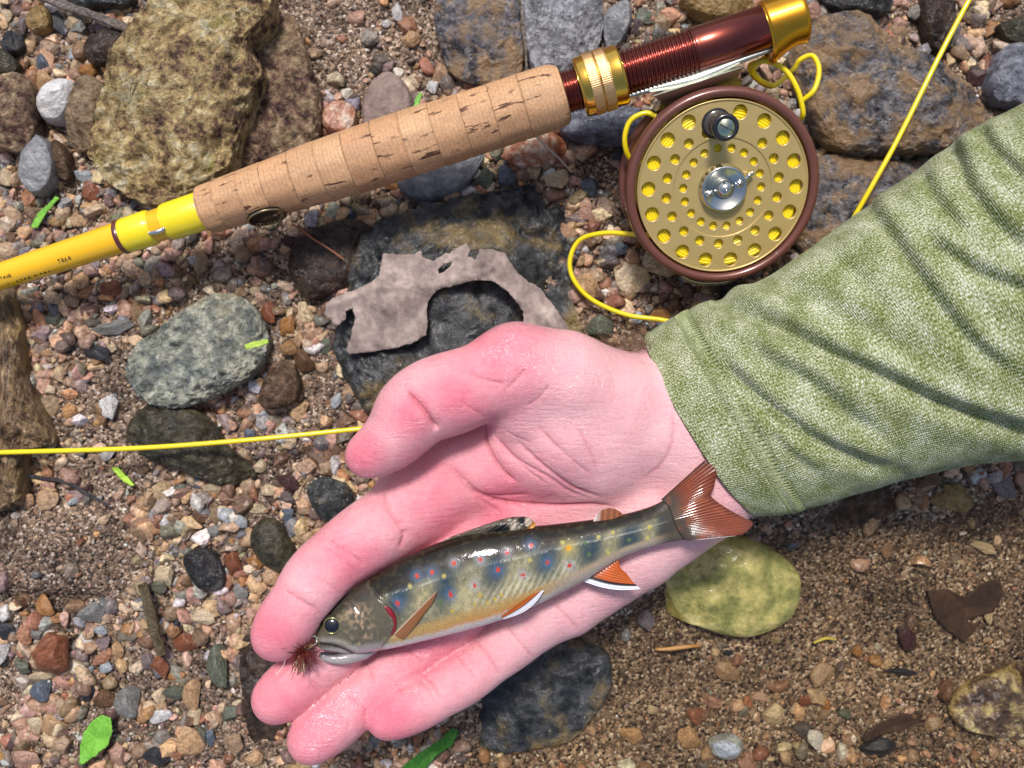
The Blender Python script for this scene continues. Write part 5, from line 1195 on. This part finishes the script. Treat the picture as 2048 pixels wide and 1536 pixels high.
# belly: ochre band then white
colr = mixc(colr, smooth(-.42, -.62, wv_ + .06 * nB) * smooth(760, 800, FPX[:, 0]), (.42, .27, .10))
colr = mixc(colr, smooth(-.62, -.78, wv_ + .05 * nA) * smooth(820, 900, FPX[:, 0]) * smooth(1100, 1000, FPX[:, 0]), (.52, .24, .06))
wb = smooth(-.72, -.90, wv_ + .05 * nB); colr = mixc(colr, wb, (.62, .57, .56))
colr = mixc(colr, smooth(-.35, -.7, wv_) * smooth(1060, 1140, FPX[:, 0]) * .8, (.36, .31, .26))
# lateral line
lat = catmull([(765,1192),(850,1168),(950,1138),(1050,1112),(1150,1090),(1250,1068),(1340,1042)], 60); ld, _, _ = polydist(FPX, lat)
colr = mixc(colr, np.exp(-(ld / 1.3) ** 2) * .5 * (nC > -.2), (.60, .58, .48)); FV[:, 2] += .00012 * np.exp(-(ld / 2) ** 2) * upz.clip(0)
def spot(x, y, r, col, halo=None, hr_=0):
    global colr
    d = np.hypot(FPX[:, 0] - x, FPX[:, 1] - y)
    if halo is not None: colr = mixc(colr, np.exp(-(d / hr_) ** 2) * .6 * (1 + .3 * nC).clip(0, 1.2), halo)
    colr = mixc(colr, smooth(r + 1.2, r - 1.2, d + 1.2 * nC), col)
for (x, y) in [(1197,1074),(1226,1065),(1216,1105),(1299,1054),(1295,1076),(1125,1085),(820,1172),(888,1152),(1060,1120)]: spot(x, y, 4.2, (.42, .36, .10))
for (x, y) in [(1258,1080),(1178,1109),(1170,1086),(880,1205),(930,1160)]: spot(x, y, 4.5, (.09, .14, .06))
for (x, y) in [(950,1208),(975,1205),(990,1198),(905,1222),(960,1190),(1003,1190)]: spot(x, y, 3.6, (.48, .33, .06))
blue, wht = (.08, .16, .28), (.36, .38, .44)
for x, y, h in [(834,1152,blue),(864,1145,blue),(908,1126,wht),(961,1119,wht),(1014,1105,wht),(1062,1091,blue),(795,1207,blue),(901,1190,blue),(949,1170,wht),(996,1140,blue),(1046,1150,wht),(1095,1125,blue),(1139,1131,wht)]:
    spot(x, y, 4.4, (.50, .035, .014), h, 11 if h is wht else 13)
spot(1137, 1096, 5.5, (.70, .33, .02), (.5, .42, .12), 14)
# head
hd = smooth(8, -8, back) * (FPX[:, 0] < 800); colr = mixc(colr, hd, (.10, .088, .062))
colr = mixc(colr, hd * smooth(.05, .5, nA + .4 * nB) * .7, (.20, .17, .09))
dpk, _, _ = polydist(FPX, [(695,1215),(718,1225),(722,1262)]); colr = mixc(colr, hd * np.exp(-(dpk / 20) ** 2) * smooth(-.1, .5, nB) * .75, (.50, .34, .22))
colr = mixc(colr, hd * smooth(-.55, -.85, wv_) * .75, (.50, .46, .46)); colr = mixc(colr, hd * smooth(.35, .8, wv_) * .8, (.032, .030, .022))
colr = mixc(colr, hd * np.exp(-(md2 / 7) ** 2) * .55, (.34, .34, .30)); colr = mixc(colr, np.exp(-(jd / 3) ** 2) * hd, (.02, .018, .016))
# tail root darker
colr = mixc(colr, smooth(1296, 1345, FPX[:, 0]) * .9, (.055, .045, .032))
colr *= (1 + .12 * nC + .10 * nB)[:, None]
under = upz < -.1; colr[under] = colr[under] * .5 + np.array([.5, .47, .45]) * .5
loc = np.array(trout.location); NF = len(FV)
FVc = np.concatenate([FV, [Ucen[0], Ucen[-1]]]); i = np.arange(NTH); j = (i + 1) % NTH
FFc = [grid_faces(NS, NTH, True), np.stack([np.full(NTH, NF), j, i], -1), np.stack([np.full(NTH, NF + 1), (NS - 1) * NTH + i, (NS - 1) * NTH + j], -1)]
if vnormals(FV, FFc[0])[NTH // 4 + NTH * 200][2] < 0: FFc = [f[:, ::-1] for f in FFc]
fm_ = NT('trout_skin'); v = fm_.coord()
sc_ = fm_.vor(fm_.coord('Object', (1, 1, 1)), 1500, 'DISTANCE_TO_EDGE'); hh = fm_.math('ADD', fm_.math('MULTIPLY', fm_.ramp(sc_, [(0, 0.), (.25, 1.)]), .35), fm_.math('MULTIPLY', fm_.noise(v, 260, 4), .6))
ccol = fm_.mix(1., fm_.attr('Col'), fm_.ramp(sc_, [(0, .75), (.25, 1.1)]), 'MULTIPLY')
fm_.P(Base_Color=ccol, Roughness=.5, Normal=fm_.bump(hh, .25, .0004), Coat_Weight=.7, Coat_Roughness=.1, Metallic=.0); fm_.b.inputs['Specular IOR Level'].default_value = .04; fm_.b.inputs['Coat Normal'].default_value = (0, 0, 0)
bmn = fm_.bump(fm_.noise(v, 300, 4), .2, .0007); fm_.set(fm_.b.inputs['Coat Normal'], bmn)
body = part('body', FVc, FFc, fm_.m, trout); setcol(body.data, np.concatenate([colr, colr[:1], colr[-1:]]))
def fishz(px, py):
    """height of the upper flank at a photo pixel"""
    d = (FPX[:, 0] - px) ** 2 + (FPX[:, 1] - py) ** 2 + (upz < 0) * 1e6; return FV[np.argmin(d), 2]
# lower jaw
jw = [((765,1284),1.5,56),((728,1302),3.0,58),((695,1315),2.3,60.3),((665,1317),1.8,61),((646,1312),1.5,61.5),((639,1308),.8,61.6)]
jp = catmull([P(a, b, z * MM) for (a, b), r, z in jw], 30); jr = np.interp(np.linspace(0, 1, 30), np.linspace(0, 1, 6), [r for _, r, _ in jw]) * MM
jv, jf = tube(jp, jr, 24); jc = np.tile(L3(.34, .31, .31), (len(jv), 1)); jpx = toPx(jv)
jc = mixc(jc, smooth(705, 665, jpx[:, 0]) * smooth(1318, 1308, jpx[:, 1]), (.03, .03, .04)); jb = part('lower_jaw', jv, jf, fm_.m, trout); setcol(jb.data, jc)
# gill slit
gp_ = catmull([(765,1212),(776,1222),(784,1242),(781,1262),(776,1272)], 30)
gzz = np.convolve(np.pad([fishz(a + 5, b) for a, b in gp_], 6, mode='edge'), np.ones(13) / 13, 'valid'); gv = np.array([P(a + 3, b, z_ - .00004) for (a, b), z_ in zip(gp_, gzz)])
part('gill', *tube(gv, np.interp(np.linspace(0, 1, 30), [0, .3, .7, 1], [.3, 1.2, 1.2, .3]) * MM, 10), simple('gill_red', (.20, .006, .014), .25, coat=.6), trout)
# eye
ec = P(664, 1250, fishz(664, 1250)); ez = fishz(664, 1250)
def dome(c, r, h, n=28, m=10, t0=0): return lathe([(h * math.sin(t), r * math.cos(t) + 1e-5) for t in np.linspace(t0, math.pi / 2, m)], c, np.array([0, 0, 1.]), np.array([1., 0, 0]), n)
eye = part('eye', *dome(ec - np.array([0, 0, .0009]), 3.4 * MM, 2.1 * MM), simple('eye_socket', (.035, .036, .025), .15, coat=1.0), trout)
ec2 = P(664, 1251, ez + .0006)
part('iris', *lathe(mm([(0, 3.0), (.45, 2.95), (.62, 2.8), (.55, 2.55), (.2, 2.5)]), ec2, np.array([0, 0, 1.]), np.array([1., 0, 0]), 32, None, False), simple('iris_gold', (.25, .23, .09), .2, .7, coat=.8), eye)
part('pupil', *dome(ec2, 2.6 * MM, .95 * MM), simple('pupil_black', (.004, .005, .008), .08, coat=1.0), eye)
# fins
finm = NT('fin'); finm.b.inputs['Specular IOR Level'].default_value = .08
finm.P(Base_Color=finm.attr('Col'), Roughness=.4, Coat_Weight=.7, Coat_Roughness=.12, Subsurface_Weight=.15, Subsurface_Scale=.001)
def fin(name, base, tip, zb, zt, colf, nrays=16, nu=110, nr=40, thick=.28, ray=.10, bow=0., parent=None, bulge=(0, 0)):
    """fan of rays between a base edge and a tip edge (photo px); zb/zt heights (mm) along both"""
    B = catmull(base, nu); T = catmull(tip, nu); u = np.linspace(0, 1, nu); r = np.linspace(0, 1, nr)
    ZB = np.interp(u, np.linspace(0, 1, len(zb)), zb); ZT = np.interp(u, np.linspace(0, 1, len(zt)), zt)
    Q = B[:, None] * (1 - r)[None, :, None] + T[:, None] * r[None, :, None]; Q = Q + (np.sin(np.pi * r)[None] * (u ** 3)[:, None])[..., None] * np.array(bulge, float); Zz = ZB[:, None] * (1 - r) + ZT[:, None] * r + bow * np.sin(np.pi * r)[None]
    rr = np.cos(2 * np.pi * u * nrays)[:, None] * ray * (0.3 + .7 * np.sin(np.pi * np.clip(r, .1, 1) * .8))[None]
    V1 = np.array([P(a, b, z * MM) for (a, b), z in zip(Q.reshape(-1, 2), (Zz + rr).ravel())]); tk = (thick * (1 - .7 * r))[None] + 0 * Zz
    V2 = np.array([P(a, b, z * MM) for (a, b), z in zip(Q.reshape(-1, 2), (Zz + rr * .3 - tk - .06).ravel())])
    n = nu * nr; Fq = grid_faces(nu, nr); rim_ = np.concatenate([np.arange(nr), np.arange(1, nu) * nr + nr - 1, (nu - 1) * nr + np.arange(nr - 2, -1, -1), np.arange(nu - 2, 0, -1) * nr]); r2 = np.roll(rim_, -1)
    a3 = V1[Fq]; flip = np.cross(a3[:, 1] - a3[:, 0], a3[:, 2] - a3[:, 0])[:, 2].mean() < 0
    Fa, Fb = (Fq[:, ::-1], Fq) if flip else (Fq, Fq[:, ::-1]); Fs = np.stack([rim_, r2, r2 + n, rim_ + n], -1)
    UU, RR = np.repeat(u, nr), np.tile(r, nu); px = Q.reshape(-1, 2); cc = colf(UU, RR, px); cc = cc * (1 + .24 * np.cos(2 * np.pi * UU * nrays) * (RR > .03))[:, None]
    o = part(name, np.concatenate([V1, V2]), [np.concatenate([Fa, Fb + n]), Fs], finm.m, parent or trout); setcol(o.data, np.concatenate([cc, cc]).clip(0.003, .9)); return o
def npx(px, f, o, s): return fbm(np.stack([px[:, 0], px[:, 1], 0 * px[:, 0]], -1), f, o, s)
def caud(u, r, px):
    c = np.tile(L3(.17, .036, .013), (len(u), 1)); n = npx(px, .05, 3, 5)
    c = mixc(c, smooth(.42, .12, r) * .95, (.055, .045, .032)); c = mixc(c, smooth(.0, .5, n) * .5, (.26, .07, .022)); c = mixc(c, smooth(.80, 1., r) * .6, (.07, .02, .012))
    c = mixc(c, smooth(.93, .965, u) * smooth(.2, .5, r), (.012, .010, .012)); c = mixc(c, smooth(.972, .985, u) * smooth(.1, .4, r), (.62, .5, .52)); c = mixc(c, smooth(.06, .0, u) * .7, (.05, .02, .015)); return c
fin('tail_fin', [(1322,999),(1338,1014),(1348,1040),(1358,1064),(1374,1082)], [(1408,921),(1432,940),(1428,975),(1422,992),(1450,1014),(1485,1034),(1506,1046),(1490,1066),(1470,1072)], [61.2, 63.0, 63.6, 63.2, 62.6], [64, 64.5, 64, 63.5, 63.5, 63.7, 64.2, 65.3, 65.7], caud, 32, 260, 60, ray=.06, bow=.6)
def dors(u, r, px):
    c = np.tile(L3(.10, .085, .06), (len(u), 1)); n = npx(px, .07, 2, 15); c = mixc(c, smooth(.35, .6, u) * smooth(.1, .3, n), (.006, .006, .006)); c = mixc(c, smooth(.45, .6, u) * smooth(.0, -.2, n) * .8, (.45, .38, .30)); c = mixc(c, smooth(.9, .97, u), (.55, .25, .05)); return c
fin('dorsal_fin', [(868,1092),(920,1074),(970,1066),(1020,1062),(1064,1058)], [(905,1072),(950,1056),(985,1044),(1012,1036),(1040,1033),(1060,1036),(1073,1050)], [62, 63, 63, 63, 62.5], [62, 62.5, 62.5, 62.3, 62, 61.5, 61], dors, 12, 120, 26, ray=.12, bow=.8)
fin('adipose_fin', [(1186,1044),(1206,1042),(1226,1040),(1244,1038)], [(1192,1030),(1203,1020),(1218,1016),(1233,1019),(1246,1028)], [62, 62.2, 62.2, 61.5], [61.5, 62, 62, 61.5, 61], lambda u, r, px: mixc(np.tile(L3(.22, .075, .03), (len(u), 1)), smooth(.3, .0, u), (.5, .45, .42)), 5, 40, 16, .8, .03)
def pect(u, r, px):
    c = np.tile(L3(.24, .105, .045), (len(u), 1)); c = mixc(c, smooth(.16, .06, u), (.50, .38, .30)); return mixc(c, smooth(.8, 1, r) * .4, (.16, .06, .03))
fz = lambda x, y, d: fishz(x, y) / MM + d
fin('pectoral_fin', [(787,1268),(796,1275),(808,1279)], [(874,1180),(871,1192),(864,1207),(852,1224)], [fz(790,1270,.2), fz(795,1272,.2), fz(801,1276,.2)], [fz(870,1185,2.2), fz(866,1200,1.8), fz(860,1214,1.4), fz(850,1230,.8)], pect, 8, 60, 40, .35, .12, 1.2)
def pelv(u, r, px):
    c = np.tile(L3(.42, .10, .018), (len(u), 1)); c = mixc(c, smooth(.62, .68, u), (.03, .015, .012)); return mixc(c, smooth(.70, .75, u), (.62, .61, .66))
fin('pelvic_fin', [(1003,1232),(1004,1235),(1006,1239)], [(1062,1190),(1076,1184),(1089,1180)], [fz(1003,1230,.2), fz(1004,1232,.1), fz(1006,1234,0)], [fz(1060,1190,1.0), fz(1066,1188,1.4), fz(1070,1188,1.2)], pelv, 8, 70, 36, .35, .1, .8, bulge=(8, 9))
def anal(u, r, px):
    c = np.tile(L3(.42, .10, .02), (len(u), 1)); c = mixc(c, smooth(.25, .0, r) * .6, (.30, .24, .19)); c = mixc(c, smooth(.0, .4, npx(px, .06, 2, 8)) * .4, (.58, .10, .015)); c = mixc(c, smooth(.72, .80, u), (.02, .010, .012)); return mixc(c, smooth(.84, .88, u), (.66, .68, .74))
fin('anal_fin', [(1236,1114),(1212,1132),(1186,1147),(1160,1160)], [(1240,1136),(1254,1148),(1266,1164),(1282,1178)], [60.5, 60.3, 60, 60], [60, 60, 60, 60], anal, 12, 110, 36, .35, .12, .6, bulge=(0, 9))

# artificial fly hooked in the lip
fly = empty('artificial_fly', P(606, 1300, .0625)); tag(fly, 'small brown hackled fishing fly hooked in the trout lip', 'fishing fly')
fc_ = P(606, 1300, .0655)
hk_ = catmull([P(588, 1306, .066), P(606, 1300, .0655), P(624, 1292, .0645), P(634, 1284, .0635), P(630, 1272, .0632), P(622, 1274, .0635)], 40)
part('hook', *tube(hk_, .00035, 8), simple('hook_steel', (.5, .48, .42), .25, 1.0), fly)
part('bead_body', *tube(catmull([P(600, 1302, .0655), P(612, 1297, .0654), P(626, 1290, .0645)], 16), np.interp(np.linspace(0, 1, 16), [0, .5, 1], [.5, 1.1, .5]) * MM, 10), simple('olive_dubbing', (.22, .17, .08), .7), fly)
r5 = random.Random(9); h1, h2 = [], []
axd = P(624, 1292, .0645) - P(588, 1306, .066); axd /= np.linalg.norm(axd); e1 = np.cross(axd, [0, 0, 1.]); e1 /= np.linalg.norm(e1); e2 = np.cross(axd, e1)
for k in range(260):
    a = r5.uniform(0, 2 * math.pi); d = math.cos(a) * e1 + math.sin(a) * e2 + axd * r5.gauss(-.1, .35); b = fc_ + axd * r5.uniform(-.0022, .0015); l = r5.uniform(.0045, .0088)
    if (b + d * l)[2] < .0605: continue
    h1.append(tube(catmull([b, b + d * l * .5, b + d * l + axd * .0006], 5), np.linspace(.0002, .00006, 5), 4))
part('hackle', *merge(h1), simple('hackle_brown', (.17, .028, .022), .4), fly)
for k in range(40):
    t_ = P(600 + r5.uniform(-16, 12), 1340 + r5.uniform(-12, 6), .0655 + r5.uniform(-.001, .002)); h2.append(tube(catmull([fc_, (fc_ + t_) / 2 + np.array([0, 0, .001]), t_], 5), np.linspace(.00016, .00006, 5), 4))
part('wing', *merge(h2), simple('elk_hair', (.62, .48, .28), .5), fly)
tp = catmull([P(590, 1305, .066), P(574, 1312, .0665), P(566, 1332, .0655), P(552, 1350, .0655)], 30)
tip = link('tippet', mesh_np('tippet', *[a if k else a - tp[0] for k, a in enumerate(tube(tp, .0001, 6))]), simple('clear_nylon', (.75, .7, .68), .15), None, tp[0])
tag(tip, 'hair thin clear leader running from the fly over the fingertip', 'fishing line')
